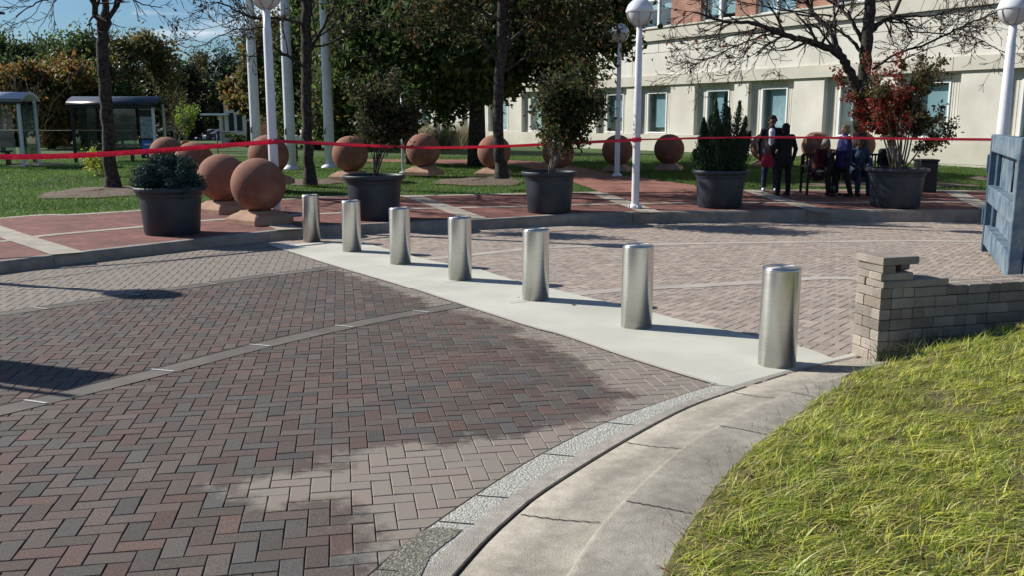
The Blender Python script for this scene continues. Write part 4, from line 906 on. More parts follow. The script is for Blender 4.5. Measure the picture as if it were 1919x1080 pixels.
# planter 2: thin dark leaved tree
x, y, z = pp(1); stems('planter_tree', 'thin dark leaved multi stemmed tree in the second planter', 'small tree', x, y, z, 7, 1.15, 0.34, 0.018, 'bark', ([(0.03, 0.045, 0.018), (0.05, 0.06, 0.02), (0.09, 0.06, 0.03), (0.02, 0.03, 0.014)], 4200, 0.058, 0.10), depth=2, kids=(3, 5), lowcut=0.62)
x, y, z = pp(2); stems('planter_shrub', 'dark bushy shrub on slender stems in the third planter', 'small tree', x, y, z, 9, 1.24, 0.48, 0.020, 'barkpale', ([(0.03, 0.055, 0.018), (0.05, 0.07, 0.02), (0.11, 0.075, 0.025), (0.02, 0.035, 0.014)], 9500, 0.058, 0.13), depth=2, kids=(4, 5), lowcut=0.55)
# juniper
x, y, z = pp(3); t = thing('juniper', 'pointed dark green juniper in the fourth planter', 'shrub', (x, y, z)); mb = MB(); tips = []; PP = []; 
spires = [(-0.05, 1.42), (-0.22, 1.32), (0.22, 1.30), (0.05, 1.18), (-0.36, 1.0), (0.40, 1.02), (0.12, 1.0), (-0.15, 1.05), (0.48, 0.75), (-0.46, 0.66), (0.3, 0.85), (-0.3, 0.85), (0.0, 0.9), (0.46, 0.48), (-0.48, 0.42), (0.2, 0.6), (-0.2, 0.6)]
for sx_, h in spires + [(s * 0.8, hh * 0.8) for s, hh in spires]:
    yy = random.uniform(-0.4, 0.4) * (1.35 - abs(sx_)); h *= 1.12; p0 = Vector((sx_ * 0.35, yy * 0.35, 0)); p1 = Vector((sx_ * 1.12, yy, h))
    mid = p0.lerp(p1, 0.5) + Vector((sx_ * 0.30, yy * 0.2, 0)); pts = [p0, mid, p1]; mb.tube(pts, [0.02, 0.012, 0.004], 5)
    n = 2300; tt = rng.random(n) ** 0.8; q = np.array([tuple(p0)]) * ((1 - tt) ** 2)[:, None] + np.array([tuple(mid)]) * (2 * tt * (1 - tt))[:, None] + np.array([tuple(p1)]) * (tt ** 2)[:, None]
    r_ = 0.165 * (1 - tt) ** 1.0 + 0.012; PP.append(q + rng.normal(0, 1, (n, 3)) * r_[:, None] * np.array([[1, 1, 0.9]]) * 0.75)
mb.build('branches', M['bark'], t); P = np.concatenate(PP); P = P[P[:, 2] > -0.03]
leafcloud('foliage', P, 0.018, pick([(0.018, 0.045, 0.018), (0.03, 0.065, 0.022), (0.012, 0.03, 0.014)], len(P)), t, M['needle'], 3.2, up=(0, 0, 1))
# red / green shrub
x, y, z = pp(4); t = thing('red_leaved_shrub', 'spreading shrub with red and green autumn leaves in the right planter', 'small tree', (x, y, z)); mb = MB(); tips = []
SH = [(-0.12, 0, -0.62, 1.5), (0.0, 0, -0.35, 1.75), (0.05, 0, 0.1, 1.85), (0.1, 0, 0.55, 1.9), (0.12, 0, 0.85, 1.15), (0.1, 0, 0.95, 0.85), (-0.1, 0, -0.38, 1.1), (0, 0.1, 0.3, 1.3), (0, -0.1, -0.2, 1.2), (-0.05, 0, -0.5, 1.2), (0.05, 0.05, 0.65, 1.4), (0, -0.05, -0.3, 1.4)]
endp = []
for (a, b, c, d) in SH:
    c, d = c * 1.08 - 0.12, d * 1.12
    yy = random.uniform(-0.6, 0.6); p0 = Vector((a, b, 0)); p1 = Vector((c, yy, d)); mid = Vector((a * 0.5 + c * 0.35, yy * 0.4, d * 0.55)); pts = [p0, mid, p1]
    mb.tube([p0, p0.lerp(mid, 0.5) + Vector((0.02, 0, 0)), mid, mid.lerp(p1, 0.5), p1], [0.02, 0.018, 0.015, 0.01, 0.005], 6)
    for s in range(7):
        q = mid.lerp(p1, random.uniform(-0.3, 1)); dd = (p1 - mid).normalized() + Vector((random.gauss(0, 0.6), random.gauss(0, 0.6), random.gauss(0.1, 0.3)))
        branch(mb, tips, q, dd, 0.008, 0.38, 1, 0.6, 4, 0.02, (2, 3), 0.003, 0.12, 4, 0.6)
mb.build('stems', M['barkpale'], t); T = np.array([tuple(q) for q in tips]); n = 8500; P = T[rng.integers(0, len(T), n)] + rng.normal(0, 0.055, (n, 3))
red = (P[:, 0] < 0.1) & (noise2(P[:, 0], P[:, 2], 4.5, 4) > -0.3); C = np.where(red[:, None], pick([(0.30, 0.03, 0.025), (0.22, 0.06, 0.03), (0.10, 0.07, 0.03)], n), pick([(0.06, 0.085, 0.025), (0.12, 0.08, 0.035), (0.16, 0.13, 0.05), (0.08, 0.06, 0.03)], n))
leafcloud('foliage', P, 0.055, C, t, M['leaf'])
g = GZ(1738, 360, zs); t = thing('litter_bin', 'dark upright litter bin behind the right planter', 'bin', (g.x, g.y + 0.2, g.z)); bevel(MB().box((0, 0, 0.36), (0.42, 0.42, 0.72)).build('body', M['black'], t), 0.02); bevel(MB().box((0, 0, 0.75), (0.46, 0.46, 0.06)).build('lid', M['black'], t), 0.02)

# ---------------------------------------------------------------- office building
FU = Vector((0.5396, -0.8419, 0)); 
bld = thing('office_building', 'long cream stone office building with a red brick upper storey', 'building', (4.97, 46.5, 0), math.atan2(FU.y, FU.x))
# local axes: x along the facade (towards the right), -y outwards (towards the viewer)
U0, U1 = -52.0, 34.0; OUT = -1
ws = [-25.2, -21.5, -18.4, -14.7, -11.4, -7.65, -4.4, -0.6, 2.57, 6.54, 9.73, 13.58, 16.72, 20.5, 23.7, 27.5]
WW = 1.37
def fb(mb, u0, u1, y0, y1, z0, z1): return mb.box(((u0 + u1) / 2, (y0 + y1) / 2, (z0 + z1) / 2), (abs(u1 - u0), abs(y1 - y0), abs(z1 - z0)))
wall = MB(); trim = MB(); joint = MB(); REC = 0.24
bays = [(w - 0.54, w + WW + 0.48) for w in ws]
edges = [U0] + [e for b in bays for e in b] + [U1]
for i in range(0, len(edges), 2): fb(wall, edges[i], edges[i + 1], 0.0, 0.6, 1.12, 3.40)
for (a, b), w in zip(bays, ws):
    fb(wall, a, w, REC, 0.6, 1.12, 3.40); fb(wall, w + WW, b, REC, 0.6, 1.12, 3.40); fb(wall, w, w + WW, REC, 0.6, 3.10, 3.40); fb(wall, w, w + WW, REC, 0.6, 1.12, 1.17)
    for s in (0.10, 0.20, 0.30, 0.40):
        fb(joint, w - s - 0.006, w - s + 0.006, REC - 0.004, REC + 0.01, 1.17, 3.10); fb(joint, w + WW + s - 0.006, w + WW + s + 0.006, REC - 0.004, REC + 0.01, 1.17, 3.10)
    for s in (3.17, 3.25, 3.33): fb(joint, w + 0.0, w + WW, REC - 0.004, REC + 0.01, s - 0.006, s + 0.006)
fb(wall, U0, U1, 0.0, 0.6, 3.86, 5.42)
fb(trim, U0, U1, -0.07, 0.6, -0.3, 1.00); fb(trim, U0, U1, -0.05, 0.6, 1.00, 1.12); fb(trim, U0, U1, -0.10, 0.6, 3.40, 3.86)
fb(trim, U0, U1, -0.14, 0.6, 5.44, 5.98); fb(trim, U0, U1, -0.20, 0.3, 5.98, 6.04)
u = U0; k = 0
while u < U1:
    u += 1.85; k += 1
    fb(joint, u - 0.013, u + 0.013, -0.003, 0.01, 3.86 if k % 2 else 4.9, 4.9 if k % 2 else 5.42)
    if k % 2 == 0: fb(joint, u - 0.008, u + 0.008, -0.104, 0, 3.41, 3.85)
    if k % 2: fb(joint, u - 0.008, u + 0.008, -0.073, 0, -0.3, 0.99)
fb(joint, U0, U1, -0.003, 0.01, 4.888, 4.912); fb(joint, U0, U1, -0.072, 0, 0.30, 0.315)
wall.build('wall', M['facade'], bld); trim.build('stone_bands', M['facadetrim'], bld)
joint.build('panel_joints', mat('panel_joint', (0.17, 0.15, 0.115), 0.9), bld)
for i, w in enumerate(ws):
    if w < -16 or w > 24.5: pass
    f = MB(); y0 = REC - 0.03
    for (a, b, c, d) in ((w, w + WW, 1.17, 1.235), (w, w + WW, 3.035, 3.10), (w, w + 0.065, 1.235, 3.035), (w + WW - 0.065, w + WW, 1.235, 3.035)): fb(f, a, b, y0, REC + 0.12, c, d)
    fo = f.build('window', M['frame'], bld)
    fb(MB(), w + 0.065, w + WW - 0.065, REC + 0.06, REC + 0.065, 1.235, 3.035).build('pane', M['glass'], fo)
    fb(MB(), w + 0.05, w + WW - 0.05, REC + 0.5, REC + 0.52, 1.2, 3.08).build('room', M['room'], fo)
    lo = (1.24, 1.75, 1.9, 1.45, 1.24)[i % 5]; fb(MB(), w + (0.30, 0.12, 0.2, 0.34, 0.42)[i % 5], w + WW - 0.10, REC + 0.22, REC + 0.23, lo, 3.03).build('blind', M['blind'], fo)
# brick storey with tall windows
UW = [(w - 0.35, w + WW + 0.35) for w in ws]; edges = [U0] + [e for b in UW for e in b] + [U1]; up = MB()
for i in range(0, len(edges), 2): fb(up, edges[i], edges[i + 1], 0.0, 0.5, 6.04, 8.15)
fb(up, U0, U1, 0.0, 0.5, 8.45, 11.0); up.build('brick_storey', M['wallbrick'], bld)
fb(fb(MB(), U0, U1, -0.03, 0.5, 8.15, 8.45), U0 - 0.1, U1 + 0.1, -0.25, 0.6, 11.0, 11.5).build('upper_stone_bands', M['facadetrim'], bld)
for i, (a, b) in enumerate(UW):
    f = MB(); m_ = (a + b) / 2; y0 = 0.14
    for (p_, q_, c, d) in ((a, b, 6.04, 6.12), (a, b, 8.07, 8.15), (a, a + 0.08, 6.12, 8.07), (b - 0.08, b, 6.12, 8.07), (m_ - 0.06, m_ + 0.06, 6.12, 8.07), (a + 0.08, m_ - 0.06, 7.3, 7.38), (m_ + 0.06, b - 0.08, 7.3, 7.38)): fb(f, p_, q_, y0, 0.26, c, d)
    fo = f.build('window', M['frame'], bld); fb(MB(), a + 0.08, b - 0.08, 0.2, 0.205, 6.12, 8.07).build('pane', M['glass'], fo); fb(MB(), a, b, 0.46, 0.48, 6.05, 8.14).build('room', M['room'], fo)
    fb(MB(), a + 0.35 * (i % 2), b - 0.2, 0.30, 0.31, (6.3, 6.1, 6.9)[i % 3], 8.1).build('blind', M['blind'], fo)
fb(MB(), U0, U1, 0.6, 14, -0.3, 11.2).build('building_core', M['facadetrim'], bld)

# small brick and cream building far off
g = GD(438, 255, 80); t = thing('gatehouse', 'small brick and cream building with a flat white porch', 'building', (g.x, 80, zs(0, 80)), R(-20)); t.scale = (1.2, 1.2, 1.15)
MB().box((0.3, 1.5, 1.9), (2.0, 3.0, 3.8)).build('brick_wing', M['wallbrick'], t); MB().box((1.35, -0.75, 1.35), (1.9, 1.5, 2.7)).build('wall', M['facade'], t)
MB().add([(-0.9, -0.2, 3.8), (1.5, -0.2, 3.8), (1.5, 3.2, 3.8), (-0.9, 3.2, 3.8), (0.3, -0.2, 4.7), (0.3, 3.2, 4.7)], [(0, 1, 4), (3, 5, 2), (0, 4, 5, 3), (1, 2, 5, 4), (0, 3, 2, 1)]).build('roof', M['shelterroof'], t)
MB().box((-0.2, -1.2, 1.95), (2.2, 1.5, 0.14)).build('porch_roof', M['white'], t)
for xx in (1.0, 1.7): 
    w = MB().box((xx, -1.51, 1.4), (0.42, 0.06, 1.3)).build('window', M['room'], t)
MB().box((0.15, -1.5, 0.95), (0.22, 0.22, 1.86)).build('porch_post', M['facade'], t)
g = GD(427, 266, 55); t = thing('low_wall', 'short cream wall end beside the parked cars', 'wall', (g.x, 55, 0.38)); MB().box((0, 0, 0.35), (0.6, 0.5, 0.7)).build('pier', M['facade'], t); MB().box((0, 0, 0.73), (0.7, 0.6, 0.06)).build('coping', M['facadetrim'], t)
g = GD(462, 262, 52); P, ix = crown_pts((0, 0, 0.3), 1.2, 0.5, 0.35, 2200, 14, 0.4); t = thing('hedge', 'low clipped hedge in front of the little brick building', 'hedge', (g.x, 52, 0.38)); leafcloud('foliage', P, 0.10, pick(GR, len(P)), t, M['leaf']); MB().tube([(-1, 0, 0), (-0.9, 0, 0.3)], 0.03).tube([(0.8, 0, 0), (0.8, 0, 0.3)], 0.03).build('stems', M['bark'], t)
struct(sheet('car_park', [(-75, 104), (-28, 104), (-28, 130), (-75, 130)], zs, 0.01, mat('asphalt', (0.05, 0.05, 0.05), 0.9)))
# parked cars
def car(x, y, rz, col, label):
    t = thing('parked_car', label, 'car', (x, y, zs(0, y) + 0.01), rz, 'cars parked in the far car park'); paint = mat('car_paint', col, 0.25, spec=0.6)
    prof = [(-2.2, 0.35), (-2.25, 0.75), (-1.9, 0.95), (1.0, 0.98), (2.1, 0.85), (2.25, 0.6), (2.2, 0.3)]
    def extr(prof, w, name, m, wt=None):
        wt = wt or [w] * len(prof); n = len(prof); vs = [(a, -wt[i], b) for i, (a, b) in enumerate(prof)] + [(a, wt[i], b) for i, (a, b) in enumerate(prof)]
        fs = [tuple(range(n)), tuple(reversed(range(n, 2 * n)))] + [(i, i + n, (i + 1) % n + n, (i + 1) % n) for i in range(n)]
        return bevel(MB().add(vs, fs).build(name, m, t), 0.05)
    extr(prof, 0.88, 'body', paint); extr([(-1.7, 0.94), (-1.1, 1.40), (0.2, 1.43), (1.1, 0.96)], 0.75, 'cabin', M['glass_dark'], [0.8, 0.62, 0.62, 0.8]); extr([(-1.12, 1.41), (-1.0, 1.46), (0.15, 1.47), (0.25, 1.43)], 0.6, 'roof', paint)
    for sx_ in (-1.4, 1.4):
        for sy_ in (-0.86, 0.86):
            w = MB().tube([(sx_, sy_ - 0.1, 0.33), (sx_, sy_ + 0.1, 0.33)], 0.33, 18).build('wheel', M['black'], t)
            MB().tube([(sx_, sy_ - 0.112, 0.33), (sx_, sy_ + 0.112, 0.33)], 0.19, 12).build('rim', M['polyc'], w)
    for sy_ in (-0.6, 0.6): MB().box((2.2, sy_, 0.68), (0.12, 0.34, 0.14)).build('headlight', M['frame'], t)
M['glass_dark'] = mat('car_glass', (0.012, 0.016, 0.02), 0.35, spec=0.3)
for xp, Y, c, lb in ((377, 122, (0.05, 0.08, 0.14), 'leftmost dark blue parked car in the distance'), (396, 118, (0.45, 0.50, 0.55), 'silver parked car between the two darker ones'), (414, 114, (0.06, 0.075, 0.10), 'dark parked car nearest the little brick building')):
    g = GD(xp, 255, Y); car(g.x, Y, R(-140), c, lb)

# ---------------------------------------------------------------- bus shelters
def shelter(x, y, rz, L, label, roofm, zt=2.35):
    t = thing('bus_shelter', label, 'bus shelter', (x, y, zs(0, y)), rz, 'glass bus shelters'); D = 1.3
    rows = []
    for k in range(9):
        a = k / 8; yy = -D / 2 - 0.15 + (D + 0.3) * a; zz = zt + 0.26 * math.sin(math.pi * a)
        rows.append((yy, zz))
    vs = [(-L / 2 - 0.15, a, b) for a, b in rows] + [(L / 2 + 0.15, a, b) for a, b in rows] + [(-L / 2 - 0.15, a, b - 0.08) for a, b in rows] + [(L / 2 + 0.15, a, b - 0.08) for a, b in rows]
    n = 9; fs = []
    for i in range(n - 1): fs += [(i, n + i, n + i + 1, i + 1), (2 * n + i, 2 * n + i + 1, 3 * n + i + 1, 3 * n + i), (i, i + 1, 2 * n + i + 1, 2 * n + i), (n + i, 3 * n + i, 3 * n + i + 1, n + i + 1)]
    fs += [(0, 2 * n, 3 * n, n), (n - 1, 2 * n - 1, 4 * n - 1, 3 * n - 1)]
    MB().add(vs, fs, True).build('roof', roofm, t)
    for s_ in (-1, 1): MB().box((0, s_ * (D / 2 + 0.12), zt - 0.06), (L + 0.3, 0.06, 0.16)).build('fascia', M['black'], t)
    for sx_ in (-L / 2, L / 2):
        for sy_ in (-D / 2, D / 2): MB().box((sx_, sy_, zt / 2), (0.09, 0.09, zt)).build('post', M['polyc'] if sx_ > 0 else M['black'], t)
    for k in range(3): MB().box((-L / 2 + L * (k + 0.5) / 3, D / 2, 1.2), (L / 3 - 0.12, 0.012, 1.8)).build('back_pane', M['shglass'], t)
    for sx_ in (-L / 2, L / 2): MB().box((sx_, 0, 1.2), (0.012, D - 0.15, 1.8)).build('side_pane', M['shglass'], t)
    MB().box((-0.3, D / 2 - 0.25, 0.48), (L * 0.5, 0.35, 0.05)).box((-0.3 - L * 0.2, D / 2 - 0.25, 0.23), (0.05, 0.3, 0.46)).box((-0.3 + L * 0.2, D / 2 - 0.25, 0.23), (0.05, 0.3, 0.46)).build('seat', M['black'], t)
    return t
g = GD(228, 285, 33); sh = shelter(g.x, 33, R(6), 2.75, 'dark roofed glass bus shelter behind the forked bare tree', M['shelterroof'], 2.05)
pn = MB().box((1.05, -0.35, 0.98), (0.52, 0.06, 1.7)).build('poster_case', M['black'], sh)
MB().box((1.05, -0.386, 0.52), (0.44, 0.008, 0.5)).build('blue_poster', mat('poster_blue', (0.03, 0.16, 0.45), 0.5), pn); MB().box((1.05, -0.386, 1.22), (0.44, 0.008, 0.75)).build('map_poster', mat('poster_map', (0.12, 0.17, 0.20), 0.5, (0.4, 0.45, 0.45), 8), pn)
MB().box((1.05, -0.392, 0.62), (0.26, 0.004, 0.07)).box((1.05, -0.392, 0.40), (0.30, 0.004, 0.03)).box((1.05, -0.392, 0.34), (0.30, 0.004, 0.03)).build('poster_bars', M['polyc'], pn)
g = GD(-2, 290, 31); shelter(g.x, 31, R(6), 2.1, 'pale roofed glass bus shelter cut by the left edge', M['polyc'], 2.2)

# ---------------------------------------------------------------- dumpster
def dumpster():
    nx, ny = 5.62, 9.95; fx, fy = 6.98, 13.15
    d = Vector((fx - nx, fy - ny, 0)); L = d.length; ang = math.atan2(d.y, d.x)
    t = thing('dumpster', 'blue grey steel dumpster with weathered ribs at the right edge', 'dumpster', (nx, ny, zroad(nx, ny) + 0.0), ang)
    # local x runs along the lit side from the near corner, +y = outwards (left), body lies at -y
    Hh, Wd = 1.70, 2.3; zb = 0.12
    body = MB(); body.box((L / 2, -0.06 - 0.02, (Hh + zb) / 2), (L - 0.1, 0.04, Hh - zb - 0.05)).box((L - 0.05, -Wd / 2, (Hh + zb) / 2), (0.04, Wd - 0.1, Hh - zb - 0.05)).box((0.05, -Wd / 2, (Hh + zb) / 2), (0.04, Wd - 0.1, Hh - zb - 0.05)).box((L / 2, -Wd + 0.06, (Hh + zb) / 2), (L - 0.1, 0.04, Hh - zb - 0.05)).box((L / 2, -Wd / 2, zb + 0.05), (L - 0.1, Wd - 0.1, 0.06)).build('panels', M['blue'], t)
    def rail(nm, c, s, m='blue'): return bevel(MB().box(c, s).build(nm, M[m], t), 0.012)
    rail('top_rail', (L / 2, 0, Hh - 0.12), (L + 0.06, 0.14, 0.24)); rail('middle_rail', (L / 2 - 0.0, 0.0, 0.86), (L - 0.1, 0.13, 0.24)); rail('bottom_rail', (L / 2, 0, 0.26), (L, 0.12, 0.28))
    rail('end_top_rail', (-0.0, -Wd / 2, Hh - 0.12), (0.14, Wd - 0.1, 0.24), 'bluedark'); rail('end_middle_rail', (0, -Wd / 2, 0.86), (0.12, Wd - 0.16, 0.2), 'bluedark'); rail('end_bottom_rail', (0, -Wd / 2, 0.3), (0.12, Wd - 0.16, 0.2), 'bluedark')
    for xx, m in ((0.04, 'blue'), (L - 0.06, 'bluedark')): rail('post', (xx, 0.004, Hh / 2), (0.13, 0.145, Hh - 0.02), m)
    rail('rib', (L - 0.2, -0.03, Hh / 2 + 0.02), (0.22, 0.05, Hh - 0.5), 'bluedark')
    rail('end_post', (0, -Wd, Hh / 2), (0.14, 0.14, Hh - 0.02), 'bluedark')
    for zz in (1.28, 0.52): rail('hinge', (L + 0.09, 0.06, zz), (0.08, 0.07, 0.26), 'bluedark')
    for xx in (0.5, 2.6): 
        MB().tube([(xx, -0.5, 0.09), (xx, -0.35, 0.09)], 0.09, 16).build('roller', M['black'], t)
    MB().box((L / 2, -0.6, 0.1), (L, 0.12, 0.12)).box((L / 2, -Wd + 0.6, 0.1), (L, 0.12, 0.12)).build('skids', M['black'], t)
    MB().tube([(0.35, 0.075, 1.45), (0.2, 0.09, 1.30), (0.18, 0.09, 1.1)], 0.012, 6).build('chain', M['black'], t)
dumpster()

# ---------------------------------------------------------------- dry-laid paver wall
def paver_wall():
    cx, cy = 2.80, 6.72; ang = R(15.5)
    t = thing('paver_wall', 'waist-low wall of dry stacked tan pavers beside the grass', 'wall', (cx, cy, zroad(cx, cy)), ang)
    hc = 0.084; pm = mat('tan_paver', (0.235, 0.20, 0.168), 0.9, (0.33, 0.285, 0.24), 5, 0.5, 80, attr='col')
    V = []; Fs = []; C = []
    def brick(c, s, rz=0.0, store=None):
        x, y, z = c; tone = random.uniform(0.68, 1.2); hue = random.random(); base = (1.0 * tone, (0.97 + 0.05 * hue) * tone, (0.95 + 0.06 * hue) * tone)
        ch = 0.006; o = len(V)
        for (iz, ix) in ((-s[2] / 2, ch), (-s[2] / 2 + ch, 0), (s[2] / 2 - ch, 0), (s[2] / 2, ch)):
            for a, b in ((-1, -1), (1, -1), (1, 1), (-1, 1)):
                lx, ly = a * (s[0] / 2 - ix), b * (s[1] / 2 - ix); V.append((x + lx * math.cos(rz) - ly * math.sin(rz), y + lx * math.sin(rz) + ly * math.cos(rz), z + iz)); C.append(base)
        for i in range(3):
            for k in range(4): Fs.append((o + i * 4 + k, o + i * 4 + (k + 1) % 4, o + (i + 1) * 4 + (k + 1) % 4, o + (i + 1) * 4 + k))
        Fs.append((o + 3, o + 2, o + 1, o)); Fs.append((o + 12, o + 13, o + 14, o + 15))
    TH_ = 0.30
    def flush(name, parent, loc=(0, 0, 0), rz=0):
        o = raw(name, np.array(V), np.array(Fs), pm, np.array(C), parent); V.clear(); Fs.clear(); C.clear(); o.location = loc; o.rotation_euler = (0, 0, rz); return o
    for r in range(7):
        z = hc * (r + 0.5); x = 0.0; off = random.uniform(-0.008, 0.008)
        first = (0.2 if r % 2 else 0.1)
        for (ya, yb) in (((0.0, 0.2), (0.2, 0.3)) if r % 2 else ((0.0, 0.1), (0.1, 0.3))): brick((0.05 + random.uniform(-0.003, 0.003), (ya + yb) / 2, z), (0.096, yb - ya - 0.004, hc - 0.004), random.uniform(-0.01, 0.01))
        x = 0.1
        while x < 3.6:
            w = first if x == 0.1 else random.choice((0.2, 0.1, 0.2, 0.1, 0.2)); 
            dz = random.uniform(-0.0015, 0.0015); 
            brick((x + w / 2, 0.05 + random.uniform(-0.004, 0.004) + off, z + dz), (w - 0.004, 0.1, hc - 0.004)); brick((x + w / 2, TH_ - 0.05 + random.uniform(-0.004, 0.004), z), (w - 0.004, 0.1, hc - 0.004)); brick((x + w / 2 + 0.01, TH_ / 2, z), (w - 0.004, 0.096, hc - 0.004)); x += w
    flush('courses', t)
    # loose pavers on top: things of their own
    def loose(label, c, s, rz, cat='paver'):
        brick((0, 0, 0), s); o = flush('loose_paver', None); m = t.matrix_basis if False else Matrix.Translation((cx, cy, zroad(cx, cy))) @ Matrix.Rotation(ang, 4, 'Z')
        o.location = m @ Vector(c); o.rotation_euler = (0, 0, ang + rz); tag(o, label, cat, 'loose pavers lying on the low wall')
    zt = hc * 7
    loose('long flat paver lying on the wall top under the raised end stack', (0.31, 0.10, zt + 0.030), (0.60, 0.2, 0.058), R(1))
    loose('narrow flat paver at the back of the wall end, lowest of the raised stack', (0.17, 0.25, zt + 0.030), (0.34, 0.098, 0.058), R(-1))
    loose('front flat paver in the second layer of the wall end stack', (0.14, 0.08, zt + 0.090), (0.28, 0.15, 0.058), R(-2)); loose('rear flat paver in the second layer of the wall end stack', (0.16, 0.23, zt + 0.090), (0.30, 0.14, 0.058), R(2))
    loose('short paver block on the left, propping the topmost slab', (0.06, 0.15, zt + 0.150), (0.11, 0.30, 0.058), R(-1)); loose('short skewed paver block on the right, under the topmost slab', (0.25, 0.20, zt + 0.150), (0.10, 0.22, 0.058), R(14))
    loose('topmost broad pale slab capping the wall end', (0.155, 0.155, zt + 0.211), (0.33, 0.31, 0.06), R(2), 'slab')
    # two low weeds at its foot
paver_wall()
def weeds(x, y, label, n=90, h=0.22):
    X = rng.normal(0, 0.06, n); Y = rng.normal(0, 0.03, n); a = blades('weed_tuft', X, Y, np.zeros(n), rng.uniform(0.5, 1, n) * h, np.full(n, 0.006), pick([(0.07, 0.13, 0.05), (0.22, 0.22, 0.10)], n), (0, 0), 0.8, 3)
    del a['kind']; a.location = (x, y, zroad(x, y) + 0.11); tag(a, label, 'weed', 'weeds at the foot of the paver wall')
for xp, yp, lb in ((1712, 662, 'leafy weed tuft at the foot of the paver wall, left one'), (1745, 650, 'leafy weed tuft at the foot of the paver wall, middle one'), (1665, 680, 'small dry weed tuft by the end corner of the paver wall')):
    g = GZ(xp, yp, zroad, 0.1); weeds(g.x, g.y, lb)
# fallen leaves
def fallen(p, rz, s, col, label, tilt=0.2):
    pts = [(0, 0.5), (0.12, 0.22), (0.42, 0.30), (0.22, 0.0), (0.34, -0.28), (0.06, -0.18), (0, -0.6), (-0.06, -0.18), (-0.34, -0.28), (-0.22, 0.0), (-0.42, 0.30), (-0.12, 0.22)]
    vs = [(0, 0, 0.05 * s)] + [(a * s, b * s, 0.18 * s * abs(a)) for a, b in pts] + [(0, 0, 0.05 * s - 0.0012)] + [(a * s, b * s, 0.18 * s * abs(a) - 0.0012) for a, b in pts]; n = len(pts)
    fs = [(0, 1 + i, 1 + (i + 1) % n) for i in range(n)] + [(n + 1, n + 2 + (i + 1) % n, n + 2 + i) for i in range(n)] + [(1 + i, n + 2 + i, n + 2 + (i + 1) % n, 1 + (i + 1) % n) for i in range(n)]
    o = MB().add(vs, fs, False).build('fallen_leaf', mat('dead_leaf', col, 0.7, tuple(c * 0.5 for c in col), 20), None, loc=p); o.rotation_euler = (tilt, 0.1, rz); tag(o, label, 'leaf', 'fallen leaves')
g = GZ(1405, 893, zroad, 0.16); fallen((g.x, g.y, g.z), 0.9, 0.075, (0.36, 0.22, 0.10), 'tan fallen leaf lying in the grass near the kerb', 0.5)
g = GZ(1247, 1070, zroad, 0.14); fallen((g.x, g.y, g.z), 2.0, 0.07, (0.22, 0.07, 0.03), 'reddish brown fallen leaf at the bottom of the grass edge', 0.5)
g = GZ(1075, 575); fallen((g.x, g.y, g.z + 0.014), 0.3, 0.07, (0.12, 0.08, 0.05), 'small brown leaf on the concrete strip between two bollards', 0.0)

# ---------------------------------------------------------------- barrier tape
TAPE = [(-9.95, 11.92, 1.45), (-6.95, 13.2, 1.24), (LA.x - 0.02, LA.y - 0.10, 1.375)]
def tape(name, P, label, w=0.078, seg=60, twist=None, ends=None):
    P = [Vector(p) for p in P]; Q = [2 * P[0] - P[1]] + P + [2 * P[-1] - P[-2]]; c = []
    for i in range(1, len(Q) - 2):
        for k in range(seg):
            u_ = k / seg; a, b, cc, d = Q[i - 1], Q[i], Q[i + 1], Q[i + 2]; c.append(0.5 * ((2 * b) + (cc - a) * u_ + (2 * a - 5 * b + 4 * cc - d) * u_ * u_ + (3 * b - a - 3 * cc + d) * u_ ** 3))
    c.append(P[-1]); rows = [[], []]
    for i, q in enumerate(c):
        tw = (twist(i / (len(c) - 1)) if twist else 0) + 0.12 * math.sin(i * 0.21); t_ = (c[min(i + 1, len(c) - 1)] - c[max(0, i - 1)]).normalized(); s = Vector((0, 0, 1)); n_ = t_.cross(s).normalized()
        v = s * math.cos(tw) + n_ * math.sin(tw); rows[0].append(q - v * w / 2); rows[1].append(q + v * w / 2)
    o = loft(name, rows, M['tape'], smooth=True); sd_ = o.modifiers.new('thick', 'SOLIDIFY'); sd_.thickness = 0.0012; tag(o, label, 'tape', 'red barrier tape strung between posts')
    return o, c
m = leafmat('barrier_tape', 0.35, 0.35); m.node_tree.nodes.remove([q for q in m.node_tree.nodes if q.type == 'ATTRIBUTE'][0])
for q in m.node_tree.nodes:
    if q.type == 'BSDF_PRINCIPLED': q.inputs['Base Color'].default_value = (0.78, 0.06, 0.13, 1)
    if q.type == 'BSDF_TRANSLUCENT': q.inputs['Color'].default_value = (0.9, 0.07, 0.17, 1)
M['tape'] = m
M['tapeink'] = mat('tape_ink', (0.10, 0.004, 0.008), 0.5)
